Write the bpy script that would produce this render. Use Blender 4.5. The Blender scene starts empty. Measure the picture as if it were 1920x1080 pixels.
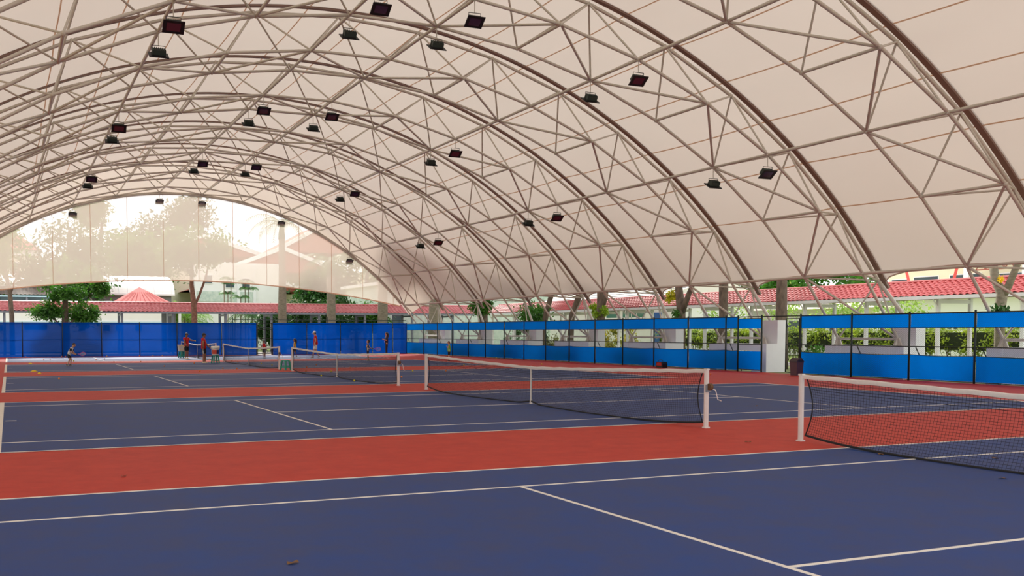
import bpy, bmesh, math, random
import numpy as np
from mathutils import Vector, Matrix, Quaternion
random.seed(7); rng = np.random.default_rng(11)
SC = bpy.context.scene; COL = SC.collection
PI = math.pi

# ------------------------------------------------------------------ camera, sky, sun, exposure
cam = bpy.data.cameras.new('camera'); camo = bpy.data.objects.new('camera', cam); COL.objects.link(camo)
CAM = Vector((-11.736, -5.583, 1.761)); yaw, pit, rol = 0.3897, -0.04628, -0.00083
fw = Vector((math.sin(yaw)*math.cos(pit), math.cos(yaw)*math.cos(pit), math.sin(pit)))
ri = Vector((math.cos(yaw), -math.sin(yaw), 0)); up = ri.cross(fw)
ri, up = ri*math.cos(rol)+up*math.sin(rol), up*math.cos(rol)-ri*math.sin(rol)
M = Matrix((ri, up, -fw)).transposed().to_4x4(); M.translation = CAM; camo.matrix_world = M
cam.sensor_fit = 'HORIZONTAL'; cam.sensor_width = 36; cam.lens = 1825.93/1920*36
cam.shift_x = 191.36/1920; cam.shift_y = 166.69/1920
cam.clip_start = 0.1; cam.clip_end = 900
SC.camera = camo
W = bpy.data.worlds.new('overcast_sky'); SC.world = W; W.use_nodes = True
bg = W.node_tree.nodes['Background']; bg.inputs[0].default_value = (0.97, 0.985, 1.0, 1); bg.inputs[1].default_value = 1.75
sun = bpy.data.lights.new('hazy_sun', 'SUN'); sun.energy = 6.5; sun.angle = math.radians(9); sun.color = (1, .95, .87)
suno = bpy.data.objects.new('hazy_sun', sun); COL.objects.link(suno)
el, az = math.radians(41), math.radians(2)          # sun high beyond the far gable
sd = Vector((math.sin(az)*math.cos(el), math.cos(az)*math.cos(el), math.sin(el)))
suno.rotation_euler = sd.to_track_quat('Z', 'Y').to_euler(); suno.location = (0, 60, 60)
vs = SC.view_settings; vs.view_transform = 'Standard'; vs.look = 'None'; vs.gamma = 1; vs.use_curve_mapping = False
vs.exposure = 0.0

# ------------------------------------------------------------------ helpers
def lin(c):
    return tuple(((x/255)/12.92 if x/255 <= .04045 else ((x/255+.055)/1.055)**2.4) for x in c)
MATS = {}
def mat(name, rgb, rough=.6, var=.0, scale=4., rgb2=None, bump=0., bscale=60., metal=0., spec=.5, stretch=None, trans=0., alpha=1., detail=4, nrough=.6):
    """principled procedural material: two colours mixed by object-space noise, optional bump, translucency and see-through"""
    if name in MATS: return MATS[name]
    m = bpy.data.materials.new(name); m.use_nodes = True; nt = m.node_tree; N = nt.nodes; L = nt.links
    b = N['Principled BSDF']; out = N['Material Output']
    b.inputs['Roughness'].default_value = rough; b.inputs['Metallic'].default_value = metal
    b.inputs['Specular IOR Level'].default_value = spec
    c1 = lin(rgb); colsock = None
    tc = N.new('ShaderNodeTexCoord')
    if var > 0 or rgb2:
        mp = N.new('ShaderNodeMapping'); L.new(tc.outputs['Object'], mp.inputs[0])
        if stretch: mp.inputs['Scale'].default_value = stretch
        no = N.new('ShaderNodeTexNoise'); no.inputs['Scale'].default_value = scale; no.inputs['Detail'].default_value = detail
        no.inputs['Roughness'].default_value = nrough
        L.new(mp.outputs[0], no.inputs['Vector'])
        rp = N.new('ShaderNodeMapRange'); rp.inputs[1].default_value = .3; rp.inputs[2].default_value = .7
        L.new(no.outputs['Fac'], rp.inputs[0])
        mx = N.new('ShaderNodeMix'); mx.data_type = 'RGBA'
        L.new(rp.outputs[0], mx.inputs['Factor'])
        c2 = lin(rgb2) if rgb2 else tuple(x*(1-var) for x in c1)
        mx.inputs['A'].default_value = (*c1, 1); mx.inputs['B'].default_value = (*c2, 1)
        colsock = mx.outputs['Result']; L.new(colsock, b.inputs['Base Color'])
    else:
        b.inputs['Base Color'].default_value = (*c1, 1)
    if bump > 0:
        n2 = N.new('ShaderNodeTexNoise'); n2.inputs['Scale'].default_value = bscale; n2.inputs['Detail'].default_value = 3
        L.new(tc.outputs['Object'], n2.inputs['Vector'])
        bp = N.new('ShaderNodeBump'); bp.inputs['Strength'].default_value = bump; bp.inputs['Distance'].default_value = .02
        L.new(n2.outputs['Fac'], bp.inputs['Height']); L.new(bp.outputs[0], b.inputs['Normal'])
    last = b.outputs[0]
    if trans > 0:
        t = N.new('ShaderNodeBsdfTranslucent')
        if colsock: L.new(colsock, t.inputs[0])
        else: t.inputs[0].default_value = (*c1, 1)
        ms = N.new('ShaderNodeMixShader'); ms.inputs[0].default_value = trans
        L.new(last, ms.inputs[1]); L.new(t.outputs[0], ms.inputs[2]); last = ms.outputs[0]
    if alpha < 1:
        t = N.new('ShaderNodeBsdfTransparent'); ms = N.new('ShaderNodeMixShader'); ms.inputs[0].default_value = alpha
        L.new(t.outputs[0], ms.inputs[1]); L.new(last, ms.inputs[2]); last = ms.outputs[0]
    L.new(last, out.inputs[0]); MATS[name] = m
    return m

class MB:
    """collects geometry for ONE mesh object"""
    def __init__(s): s.v = []; s.f = []
    def add(s, vs, fs):
        n = len(s.v); s.v += [tuple(p) for p in vs]; s.f += [tuple(i+n for i in f) for f in fs]; return s
    def box(s, x0, x1, y0, y1, z0, z1):
        return s.add([(x0,y0,z0),(x1,y0,z0),(x1,y1,z0),(x0,y1,z0),(x0,y0,z1),(x1,y0,z1),(x1,y1,z1),(x0,y1,z1)],
              [(0,3,2,1),(4,5,6,7),(0,1,5,4),(1,2,6,5),(2,3,7,6),(3,0,4,7)])
    def path(s, pts, r, n=6, cap=True):
        """tube along a polyline; r a number or a list"""
        pts = [Vector(p) for p in pts]; rs = r if isinstance(r, (list, tuple)) else [r]*len(pts)
        b = len(s.v); ref = None
        for i, p in enumerate(pts):
            d = (pts[min(i+1, len(pts)-1)]-pts[max(i-1, 0)]).normalized()
            if ref is None: ref = Vector((0,0,1)) if abs(d.z) < .9 else Vector((1,0,0))
            a = d.cross(ref); a.normalize(); c = a.cross(d); ref = c
            for k in range(n):
                t = 2*PI*k/n; s.v.append(tuple(p+(a*math.cos(t)+c*math.sin(t))*rs[i]))
        for i in range(len(pts)-1):
            for k in range(n):
                k2 = (k+1) % n; s.f.append((b+i*n+k, b+i*n+k2, b+(i+1)*n+k2, b+(i+1)*n+k))
        if cap:
            s.f.append(tuple(b+k for k in range(n))[::-1]); e = b+(len(pts)-1)*n; s.f.append(tuple(e+k for k in range(n)))
        return s
    def lathe(s, prof, n=12, c=(0,0,0)):
        b = len(s.v)
        for r, z in prof:
            for k in range(n):
                t = 2*PI*k/n; s.v.append((c[0]+r*math.cos(t), c[1]+r*math.sin(t), c[2]+z))
        for i in range(len(prof)-1):
            for k in range(n):
                k2 = (k+1) % n; s.f.append((b+i*n+k, b+i*n+k2, b+(i+1)*n+k2, b+(i+1)*n+k))
        s.f.append(tuple(b+k for k in range(n))[::-1]); e = b+(len(prof)-1)*n; s.f.append(tuple(e+k for k in range(n)))
        return s
    def ell(s, c, r, nu=10, nv=7):
        return s.lathe_e(c, r, nu, nv)
    def lathe_e(s, c, r, nu, nv):
        b = len(s.v)
        for i in range(nv+1):
            t = PI*i/nv
            for k in range(nu):
                p = 2*PI*k/nu; s.v.append((c[0]+r[0]*math.sin(t)*math.cos(p), c[1]+r[1]*math.sin(t)*math.sin(p), c[2]-r[2]*math.cos(t)))
        for i in range(nv):
            for k in range(nu):
                k2 = (k+1) % nu; s.f.append((b+i*nu+k, b+i*nu+k2, b+(i+1)*nu+k2, b+(i+1)*nu+k))
        return s
    def strip(s, rows):
        """grid from rows of equal length"""
        b = len(s.v); n = len(rows[0])
        for r in rows: s.v += [tuple(p) for p in r]
        for i in range(len(rows)-1):
            for k in range(n-1): s.f.append((b+i*n+k, b+i*n+k+1, b+(i+1)*n+k+1, b+(i+1)*n+k))
        return s
    def prism(s, poly, axis, a, b_):
        """extrude 2-D polygon: axis 'x','y','z' gives the extrusion direction"""
        def P(u, v, w): return {'x': (w,u,v), 'y': (u,w,v), 'z': (u,v,w)}[axis]
        n = len(poly); vs = [P(u,v,a) for u,v in poly]+[P(u,v,b_) for u,v in poly]
        return s.add(vs, [tuple(range(n))[::-1], tuple(range(n,2*n))]+[(i,(i+1)%n,n+(i+1)%n,n+i) for i in range(n)])
    def mesh(s, name, m, smooth=False):
        me = bpy.data.meshes.new(name); me.from_pydata(s.v, [], s.f); me.materials.append(m)
        if smooth: me.shade_smooth()
        me.update(); return me
    def build(s, name, m, parent=None, smooth=False):
        return link(name, s.mesh(name, m, smooth), parent)
def link(name, me, parent=None):
    o = bpy.data.objects.new(name, me); COL.objects.link(o)
    if parent: o.parent = parent
    return o
def tag(o, label=None, cat=None, group=None, kind=None):
    if label: o['label'] = label
    if cat: o['category'] = cat
    if group: o['group'] = group
    if kind: o['kind'] = kind
    return o
def thing(name, label, cat, loc=(0,0,0), rz=0, group=None, kind=None):
    o = bpy.data.objects.new(name, None); COL.objects.link(o); o.location = loc; o.rotation_euler.z = rz
    o.empty_display_size = .2
    return tag(o, label, cat, group, kind)
def stuff_mesh(name, V, F, m, parent=None, smooth=False):
    """numpy quads -> mesh"""
    me = bpy.data.meshes.new(name); V = np.asarray(V, np.float32); F = np.asarray(F, np.int32); n = F.shape[1]
    me.vertices.add(len(V)); me.vertices.foreach_set('co', V.ravel())
    me.loops.add(F.size); me.loops.foreach_set('vertex_index', F.ravel())
    me.polygons.add(len(F)); me.polygons.foreach_set('loop_start', np.arange(0, F.size, n, dtype=np.int32))
    me.polygons.foreach_set('loop_total', np.full(len(F), n, np.int32))
    me.update(calc_edges=True); me.materials.append(m)
    if smooth: me.shade_smooth()
    return link(name, me, parent)
def strands(polys, r):
    """many thin 3-sided strands: polys (n, k, 3) -> V, F"""
    P = np.asarray(polys, float); n, k, _ = P.shape
    d = np.gradient(P, axis=1); d /= np.linalg.norm(d, axis=2, keepdims=True)+1e-9
    ref = np.where(np.abs(d[..., 2:3]) > .9, np.array([1., 0, 0]), np.array([0, 0, 1.]))
    a = np.cross(d, ref); a /= np.linalg.norm(a, axis=2, keepdims=True)+1e-9; c = np.cross(a, d)
    rings = [P+r*(a*math.cos(t)+c*math.sin(t)) for t in (0, 2*PI/3, 4*PI/3)]
    V = np.stack(rings, 2).reshape(-1, 3)
    base = (np.arange(n)[:, None]*k+np.arange(k-1)[None])[..., None]*3
    F = []
    for q in range(3):
        q2 = (q+1) % 3; F.append(np.concatenate([base+q, base+q2, base+3+q2, base+3+q], 2).reshape(-1, 4))
    return V, np.concatenate(F)
def smoothstep(t): t = min(max(t, 0), 1); return t*t*(3-2*t)
ORD = ['first','second','third','fourth','fifth','sixth','seventh','eighth','ninth','tenth','eleventh','twelfth','thirteenth','fourteenth','fifteenth','sixteenth','seventeenth','eighteenth','nineteenth','twentieth']

# ------------------------------------------------------------------ materials
m_red = mat('red_acrylic', (190,60,44), .6, spec=.18, rgb2=(166,42,30), scale=2.4, nrough=.74, bump=.12, bscale=180, detail=8)
m_blue = mat('blue_acrylic', (8,56,122), .6, spec=.24, rgb2=(46,58,100), scale=1.7, nrough=.74, bump=.12, bscale=180, detail=9)
m_line = mat('white_line_paint', (226,218,206), .6, var=.12, scale=9)
m_steel = mat('pale_painted_steel', (204,196,184), .38, var=.12, scale=1.5)
m_keder = mat('brown_channel', (140,112,100), .5, var=.1, scale=2)
m_post = mat('white_enamel', (212,203,196), .45, var=.08, scale=6)
m_green = mat('dark_green_fence_paint', (16,38,36), .45)
m_conc = mat('white_painted_concrete', (238,238,240), .7, var=.05, scale=2, bump=.1, bscale=40)
m_netk = mat('black_net_cord', (22,22,26), .8)
m_band = mat('white_canvas_band', (214,206,199), .75, var=.08, scale=20, bump=.2, bscale=50)
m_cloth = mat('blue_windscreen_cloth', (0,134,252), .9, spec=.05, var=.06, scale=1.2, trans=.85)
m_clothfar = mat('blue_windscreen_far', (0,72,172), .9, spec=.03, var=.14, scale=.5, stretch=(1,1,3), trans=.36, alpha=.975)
m_black = mat('black_plastic', (18,18,20), .5)
m_glass = mat('floodlight_glass', (70,40,60), .08, spec=.9)
m_house = mat('green_black_housing', (44,56,50), .5)
m_tile = mat('red_roof_tile', (164,58,58), .5, rgb2=(180,78,78), scale=2.2, bump=.1, bscale=30)
m_tilefar = mat('pink_roof_tile', (184,88,92), .4, rgb2=(206,122,124), scale=1.6)
m_fascia = mat('white_fascia', (236,238,238), .5, var=.04, scale=2)
m_grey = mat('grey_steel_post', (128,134,142), .45, var=.1, scale=2)
m_lawn = mat('lawn', (98,128,48), .9, rgb2=(140,150,66), scale=1.3, bump=.4, bscale=40)
m_soil = mat('soil_and_grass', (120,112,78), .9, rgb2=(96,120,52), scale=.9)
m_pave = mat('pale_paving', (190,184,176), .8, var=.1, scale=1.5)
m_bark = mat('grey_brown_bark', (122,104,88), .85, rgb2=(78,66,56), scale=5, stretch=(1,1,.4), bump=.6, bscale=14)
m_palmbark = mat('palm_trunk', (142,132,112), .8, rgb2=(104,98,80), scale=4, stretch=(1,1,3), bump=.3, bscale=20)
m_leaf = mat('mid_green_leaves', (84,140,38), .55, rgb2=(44,92,26), scale=1.2, trans=.4)
m_leafd = mat('dark_green_leaves', (58,104,40), .55, rgb2=(28,62,24), scale=1.2, trans=.35)
m_leafy = mat('yellow_green_leaves', (176,196,44), .55, rgb2=(92,140,34), scale=1.5, trans=.45)
m_leafp = mat('pale_green_leaves', (170,196,96), .55, rgb2=(110,150,60), scale=1.2, trans=.45)
m_frond = mat('palm_frond', (92,138,66), .5, rgb2=(54,98,48), scale=2, trans=.4)
m_white = mat('white_plaster', (240,240,238), .75, var=.04, scale=1)
m_cream = mat('cream_plaster', (224,218,192), .75, var=.05, scale=1)
m_win = mat('dark_window_glass', (70,84,92), .1, spec=.8)
m_gwin = mat('green_window_glass', (70,128,112), .12, spec=.8)
m_redp = mat('red_painted_steel', (206,76,72), .5)
m_mural = mat('pale_green_terrazzo', (176,196,186), .7, rgb2=(214,222,212), scale=3)
m_skin = mat('tan_skin', (150,98,72), .55)
m_skinl = mat('light_skin', (196,144,116), .55)
m_hair = mat('black_hair', (22,18,18), .55)
m_hairb = mat('brown_hair', (110,70,44), .55)
def m_fab(name, rgb): return mat(name, rgb, .8, var=.15, scale=8)

# ------------------------------------------------------------------ ground
lawn = MB().box(-80, 140, -30, 220, -.3, -.06).build('ground_lawn', m_lawn); tag(lawn, 'grass ground around the courts and buildings', 'ground', kind='structure')
tag(MB().box(18.05, 25.2, -14, 80, -.08, -.03).build('ground_verge', m_soil), 'strip of soil and grass outside the court fence', 'ground', kind='structure')
tag(MB().box(25.4, 29.2, 8, 80, -.06, .02).build('walkway_paving', m_pave), 'paved floor under the side walkway roof', 'paving', kind='structure')
tag(MB().box(-30, 30, 73.4, 79, -.06, .02).build('walkway_paving', m_pave), 'paved floor under the far walkway roof', 'paving', kind='structure')
tag(MB().box(-30, 18.05, 68.4, 73.4, -.08, -.02).build('ground_path', m_pave), 'paved strip behind the far fence', 'paving', kind='structure')
floor = MB().box(-18.6, 18.35, -14, 68.35, -.1, 0).build('floor', m_red); tag(floor, 'red acrylic tennis court surround', 'floor', kind='structure')
SP = 15.222; XL = -11.985
def court(i):
    yc = SP*i
    s = MB().box(XL, 11.885, yc-5.485, yc+5.485, -.02, .004).build('court_surface', m_blue, floor)
    tag(s, 'blue court rectangle')
    z0, z1 = .0, .007
    def ln(x0, x1, y0, y1): MB().box(x0, x1, yc+y0, yc+y1, z0, z1).build('court_line', m_line, s)
    for sg in (-1, 1):
        ln(11.785, 11.885, -5.485, 5.485) if sg > 0 else ln(XL, XL+.1, -5.485, 5.485)
        ln(XL+.1, 11.785, min(sg*5.485, sg*5.435), max(sg*5.485, sg*5.435))
        ln(XL+.1, 11.785, sg*4.115-.025, sg*4.115+.025)
        ln(sg*6.4-.025, sg*6.4+.025, -4.09, 4.09)
        ln(min(sg*11.785, sg*11.58)-(.06 if sg < 0 else 0), max(sg*11.785, sg*11.58)-(.06 if sg < 0 else 0), -.025, .025)
    ln(-6.375, 6.375, -.025, .025)
for i in range(5): court(i)

# ------------------------------------------------------------------ arched roof: membrane and trusses
ZC, RA, RC, STEP, Y0, YS, TW = -11.212, 23.123, 24.854, math.radians(7.5654), 17.266, 7.0926, 2.86
def arc(R, k, y):
    t = (6.5-k)*STEP; return Vector((R*math.sin(t), y, ZC+R*math.cos(t)))
def YA(j): return Y0+YS*j
def nA(j, k): return arc(RA, k, YA(j))
def nB(j, k): return arc(RA, k, YA(j)-TW)
def nC(j, k): return arc(RC, k, YA(j)-TW/2)      # k+.5 stations
# translucent woven membrane
mm = bpy.data.materials.new('roof_membrane'); mm.use_nodes = True; nt = mm.node_tree; N = nt.nodes; L = nt.links
for n in list(N): N.remove(n)
out = N.new('ShaderNodeOutputMaterial'); tc = N.new('ShaderNodeTexCoord')
no = N.new('ShaderNodeTexNoise'); no.inputs['Scale'].default_value = .55; no.inputs['Detail'].default_value = 6
mp = N.new('ShaderNodeMapping'); mp.inputs['Scale'].default_value = (1, .35, 1); L.new(tc.outputs['Object'], mp.inputs[0]); L.new(mp.outputs[0], no.inputs['Vector'])
mx = N.new('ShaderNodeMix'); mx.data_type = 'RGBA'; mx.inputs['A'].default_value = (.197, .178, .156, 1); mx.inputs['B'].default_value = (.178, .158, .137, 1)
L.new(no.outputs['Fac'], mx.inputs['Factor'])
tr = N.new('ShaderNodeBsdfTranslucent'); L.new(mx.outputs['Result'], tr.inputs[0])
df = N.new('ShaderNodeBsdfDiffuse'); df.inputs[0].default_value = (.46, .345, .295, 1)
ad = N.new('ShaderNodeAddShader'); L.new(tr.outputs[0], ad.inputs[0]); L.new(df.outputs[0], ad.inputs[1]); L.new(ad.outputs[0], out.inputs[0])
m_seam = bpy.data.materials.new('membrane_seam'); m_seam.use_nodes = True; nt = m_seam.node_tree; N = nt.nodes; L = nt.links
for n in list(N): N.remove(n)
out = N.new('ShaderNodeOutputMaterial'); tr = N.new('ShaderNodeBsdfTranslucent'); tr.inputs[0].default_value = (.36, .25, .18, 1)
df = N.new('ShaderNodeBsdfDiffuse'); df.inputs[0].default_value = (.34, .24, .17, 1)
ad = N.new('ShaderNodeAddShader'); L.new(tr.outputs[0], ad.inputs[0]); L.new(df.outputs[0], ad.inputs[1]); L.new(ad.outputs[0], out.inputs[0])
ceiling = thing('ceiling', 'arched translucent fabric roof over the courts', 'ceiling', kind='structure')
RM = RC+.27; TIP = math.radians(53.6)
def memb(j, u, t):
    y = YA(j)-TW/2+u*YS; dip = .10*4*u*(1-u)
    R = RM-dip; return Vector((R*math.sin(t), y, ZC+R*math.cos(t)))
def edge(u): return TIP-math.radians(1.45)*(4*u*(1-u))**.55
for j in range(-3, 7):
    rows = []
    for a in range(-40, 41):
        rows.append([memb(j, b/20, a/40*edge(b/20)) for b in range(21)])
    pan = MB().strip(rows).build('membrane_panel', mm, ceiling, True)
    if j >= -2:
        for q in range(-10, 10):
            t = math.radians(2.65*(2*q+1))
            if abs(t) > math.radians(49) : continue
            rr = [[memb(j, b/8, t+d)+Vector((0,0,-.012)) for b in range(9)] for d in (-.0011, .0011)]
            MB().strip(rr).build('membrane_seam', m_seam, pan)
    for sg in (-1, 1):      # hem cable in the scalloped eave edge
        MB().path([memb(j, b/20, sg*edge(b/20)) for b in range(21)], .03, 5).build('edge_hem', mm, pan)

rows = [[Vector((RM*math.sin(t), YA(7)-TW/2+q*.42, ZC+RM*math.cos(t))).lerp(Vector((23.05*math.sin(t), YA(7)-TW/2+q*.42, ZC+23.05*math.cos(t))), (q/4)**1.4) for q in range(5)] for t in [a/40*math.radians(51.5) for a in range(-40, 41)]]
MB().strip(rows).build('gable_flap', mm, ceiling, True)
# one tapered-end tube shared by every strut
def unit_tube(n=8):
    b = MB(); pr = [(.45, 0), (1, .035), (1, .965), (.45, 1)]
    return b.lathe(pr, n)
ME_TUBE = unit_tube().mesh('steel_tube', m_steel, True)
ME_BALL = MB().ell((0,0,0), (1,1,1), 8, 5).mesh('node_ball', m_steel, True)
def tube(name, p, q, r, parent):
    o = link(name, ME_TUBE, parent); d = q-p
    o.matrix_basis = Matrix.LocRotScale(p, d.to_track_quat('Z', 'Y'), Vector((r, r, d.length))); return o
def ball(p, r, parent):
    o = link('node_ball', ME_BALL, parent); o.matrix_basis = Matrix.LocRotScale(p, Quaternion(), Vector((r, r, r)))
PUR = (0, 2, 4, 6, 7, 9, 11, 13)
for j in range(-1, 8):
    n = 8-j
    lab = 'pale steel arch truss carrying the far gable mesh screen' if j == 7 else f'pale steel arch truss, {ORD[n-1]} counted from the far mesh screen'
    T = thing('roof_truss', lab, 'truss', (0, 0, 0), group='arch trusses under the fabric roof')
    for k in range(-1, 15):
        tube('tie_tube', nA(j,k), nB(j,k), .05, T); ball(nA(j,k), .075, T); ball(nB(j,k), .075, T)
        if k < 14:
            tube('chord_tube', nA(j,k), nA(j,k+1), .054, T); tube('chord_tube', nB(j,k), nB(j,k+1), .054, T)
            c = nC(j, k+.5); ball(c, .07, T)
            for e in (k, k+1): tube('web_tube', nA(j,e), c, .034, T); tube('web_tube', nB(j,e), c, .034, T)
            if k < 13: tube('chord_tube', c, nC(j, k+1.5), .06, T)
            if k % 2: tube('diagonal_tube', nB(j,k), nA(j,k+1), .045, T)
            else: tube('diagonal_tube', nA(j,k), nB(j,k+1), .045, T)
        if k in PUR and j > -1: tube('purlin_tube', nA(j-1,k), nB(j,k), .056, T)
    # curved channel that clamps the membrane over the outer chord
    yc = YA(j)-TW/2; rows = []
    for a in range(-42, 43):
        t = a/42*math.radians(54.2); s_, c_ = math.sin(t), math.cos(t)
        rows.append([((RM+dr)*s_, yc+dy, ZC+(RM+dr)*c_) for dr, dy in ((-.07,-.1),(-.07,.1),(.03,.1),(.03,-.1),(-.07,-.1))])
    ch = MB().strip(rows).build('membrane_channel', m_keder, T)
    if j == 7:
        MB().path([(22.99*math.sin(a/40*math.radians(48.6)), YA(7)-.02, ZC+22.99*math.cos(a/40*math.radians(48.6))) for a in range(-40, 41)], .07, 8).build('gable_edge_tube', m_steel, T, True)
    # thick strut down to the buttress and the pin plates (right side)
    tube('buttress_strut', nC(j,-.5), Vector((19.62, YA(j)-TW-.12, 2.24)), .075, T)
    for P in (nA(j,-1), nB(j,-1)):
        MB().prism([(P.y-.2, 1.21), (P.y+.2, 1.21), (P.y+.07, P.z+.06), (P.y-.07, P.z+.06)], 'x', P.x-.03, P.x+.03).prism([(P.x-.2, 1.21), (P.x+.2, 1.21), (P.x+.07, P.z+.06), (P.x-.07, P.z+.06)], 'y', P.y-.03, P.y+.03).build('pin_bracket', m_steel, T)

# ------------------------------------------------------------------ concrete piers outside the right fence
for j in range(0, 8):
    yb, ya = YA(j)-TW, YA(j)
    pr = thing('concrete_pier', f'white concrete pier with buttress, {ORD[7-j]} from the far fence corner', 'pier', (19.3, (yb+ya)/2, 0), group='concrete piers behind the right fence')
    o = (19.3, (yb+ya)/2)
    def pb(x0, x1, y0, y1, z0, z1): return MB().box(x0-o[0], x1-o[0], y0-o[1], y1-o[1], z0, z1)
    pb(18.95, 19.56, yb-.6, yb+.32, -.1, 1.22).build('pier_block', m_conc, pr)
    pb(19.56, 20.05, yb-.6, yb+.32, -.1, 2.26).build('buttress', m_conc, pr)
    pb(18.98, 19.56, yb+.32, ya-.25, .9, 1.22).build('tie_beam', m_conc, pr)
    pb(18.95, 19.6, ya-.25, ya+.32, -.1, 1.22).build('pier_block', m_conc, pr)

# ------------------------------------------------------------------ far gable mesh screen
gs = thing('gable_screen', 'beige see-through mesh screen hanging under the far arch', 'screen', (0, YA(7), 0))
mg = bpy.data.materials.new('beige_mesh'); mg.use_nodes = True; nt = mg.node_tree; N = nt.nodes; L = nt.links
for n in list(N): N.remove(n)
out = N.new('ShaderNodeOutputMaterial'); tr = N.new('ShaderNodeBsdfTranslucent'); tr.inputs[0].default_value = (.385, .335, .298, 1)
df = N.new('ShaderNodeBsdfDiffuse'); df.inputs[0].default_value = (.40, .34, .27, 1); ad = N.new('ShaderNodeAddShader')
tp = N.new('ShaderNodeBsdfTransparent'); ms = N.new('ShaderNodeMixShader'); ms.inputs[0].default_value = .60
L.new(tr.outputs[0], ad.inputs[0]); L.new(df.outputs[0], ad.inputs[1]); L.new(tp.outputs[0], ms.inputs[1]); L.new(ad.outputs[0], ms.inputs[2]); L.new(ms.outputs[0], out.inputs[0])
def gtop(x): return ZC+math.sqrt(22.98**2-x*x)
def gbot(x): return 5.52-.00577*x*x
xs = [-17.2, -16.55, -14.0, -11.43, -8.86, -6.33, -3.82, -1.29, 1.25, 3.79, 6.34, 8.88, 11.46, 14.03, 16.6, 17.2]
for a, b in zip(xs[:-1], xs[1:]):
    rows = [[(a+(b-a)*q/8, 0, gbot(a+(b-a)*q/8)+(gtop(a+(b-a)*q/8)-gbot(a+(b-a)*q/8))*h/4) for q in range(9)] for h in range(5)]
    MB().strip(rows).build('mesh_panel', mg, gs)
m_hem = mat('beige_mesh_hem', (222,196,178), .8, trans=.6)
for x in xs[1:-1]:
    MB().box(x-.012, x+.012, -.008, .008, gbot(x), gtop(x)).build('mesh_seam', m_hem, gs)
MB().path([(x, 0, gbot(x)) for x in np.linspace(-17.2, 17.2, 40)], .045, 6).build('bottom_hem', m_hem, gs)
MB().path([(17.2,0,gbot(17.2)), (17.5,.0,4.05), (17.9,0,3.5)], .012, 5).build('tie_cord', m_black, gs)

# ------------------------------------------------------------------ floodlights
def flood_meshes():
    d = {}
    d['hanger_rod'] = MB().path([(0,0,0),(0,0,-.42)], .014, 6).mesh('hanger_rod', m_steel)
    d['bracket'] = MB().path([(-.2,0,-.66),(-.2,0,-.42),(.2,0,-.42),(.2,0,-.66)], .013, 5).mesh('bracket', m_black)
    hb = MB().box(-.2,.2,-.11,.11,.02,.16)
    for q in range(7): hb.box(-.19+q*.06,-.17+q*.06,-.1,.1,.16,.19)
    d['housing'] = hb.mesh('housing', m_house)
    fr = MB().prism([(-.19,-.13),(.19,-.13),(.29,-.2),(-.29,-.2)], 'z', -.03, 0).prism([(.19,-.13),(.19,.13),(.29,.2),(.29,-.2)], 'z', -.03, 0)
    fr.prism([(.19,.13),(-.19,.13),(-.29,.2),(.29,.2)], 'z', -.03, 0).prism([(-.19,.13),(-.19,-.13),(-.29,-.2),(-.29,.2)], 'z', -.03, 0).box(-.2,.2,-.14,.14,0,.02)
    d['reflector_frame'] = fr.mesh('reflector_frame', m_black)
    d['glass'] = MB().box(-.21,.21,-.15,.15,-.022,-.014).mesh('glass', m_glass)
    return d
FM = flood_meshes()
row = {1: 'nearest', 3: 'second nearest', 5: 'third nearest', 7: 'far gable', -1: 'closest overhead'}
pos = {9: 'leftmost', 7: 'second from left', 6: 'third from left', 4: 'second from right', 2: 'rightmost'}
for j in (-1, 1, 3, 5, 7):
    for k in ((4,) if j == -1 else (9, 7, 6, 4, 2)):
        for side in (('A',) if j in (7, -1) else ('A', 'B')):
            P = nA(j,k) if side == 'A' else nB(j,k)
            back = side == 'A' and j != 7
            lab = f'{"floodlight seen from its dark back" if back else "floodlight showing its glass face"}, {pos[k]} on the {row[j]} lit truss'
            if j == 7: lab = f'small floodlight against the mesh screen, {pos[k]} on the far gable arch'
            F = thing('floodlight', lab, 'floodlight', P, group='floodlights hung from the trusses')
            link('hanger_rod', FM['hanger_rod'], F); link('bracket', FM['bracket'], F)
            tilt = math.radians(33) if back else math.radians(-38)
            hs = link('housing', FM['housing'], F); hs.location = (0,0,-.68); hs.rotation_euler.x = tilt
            f2 = link('reflector_frame', FM['reflector_frame'], F); f2.location = (0,0,-.68); f2.rotation_euler.x = tilt
            g2 = link('glass', FM['glass'], f2)

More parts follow.
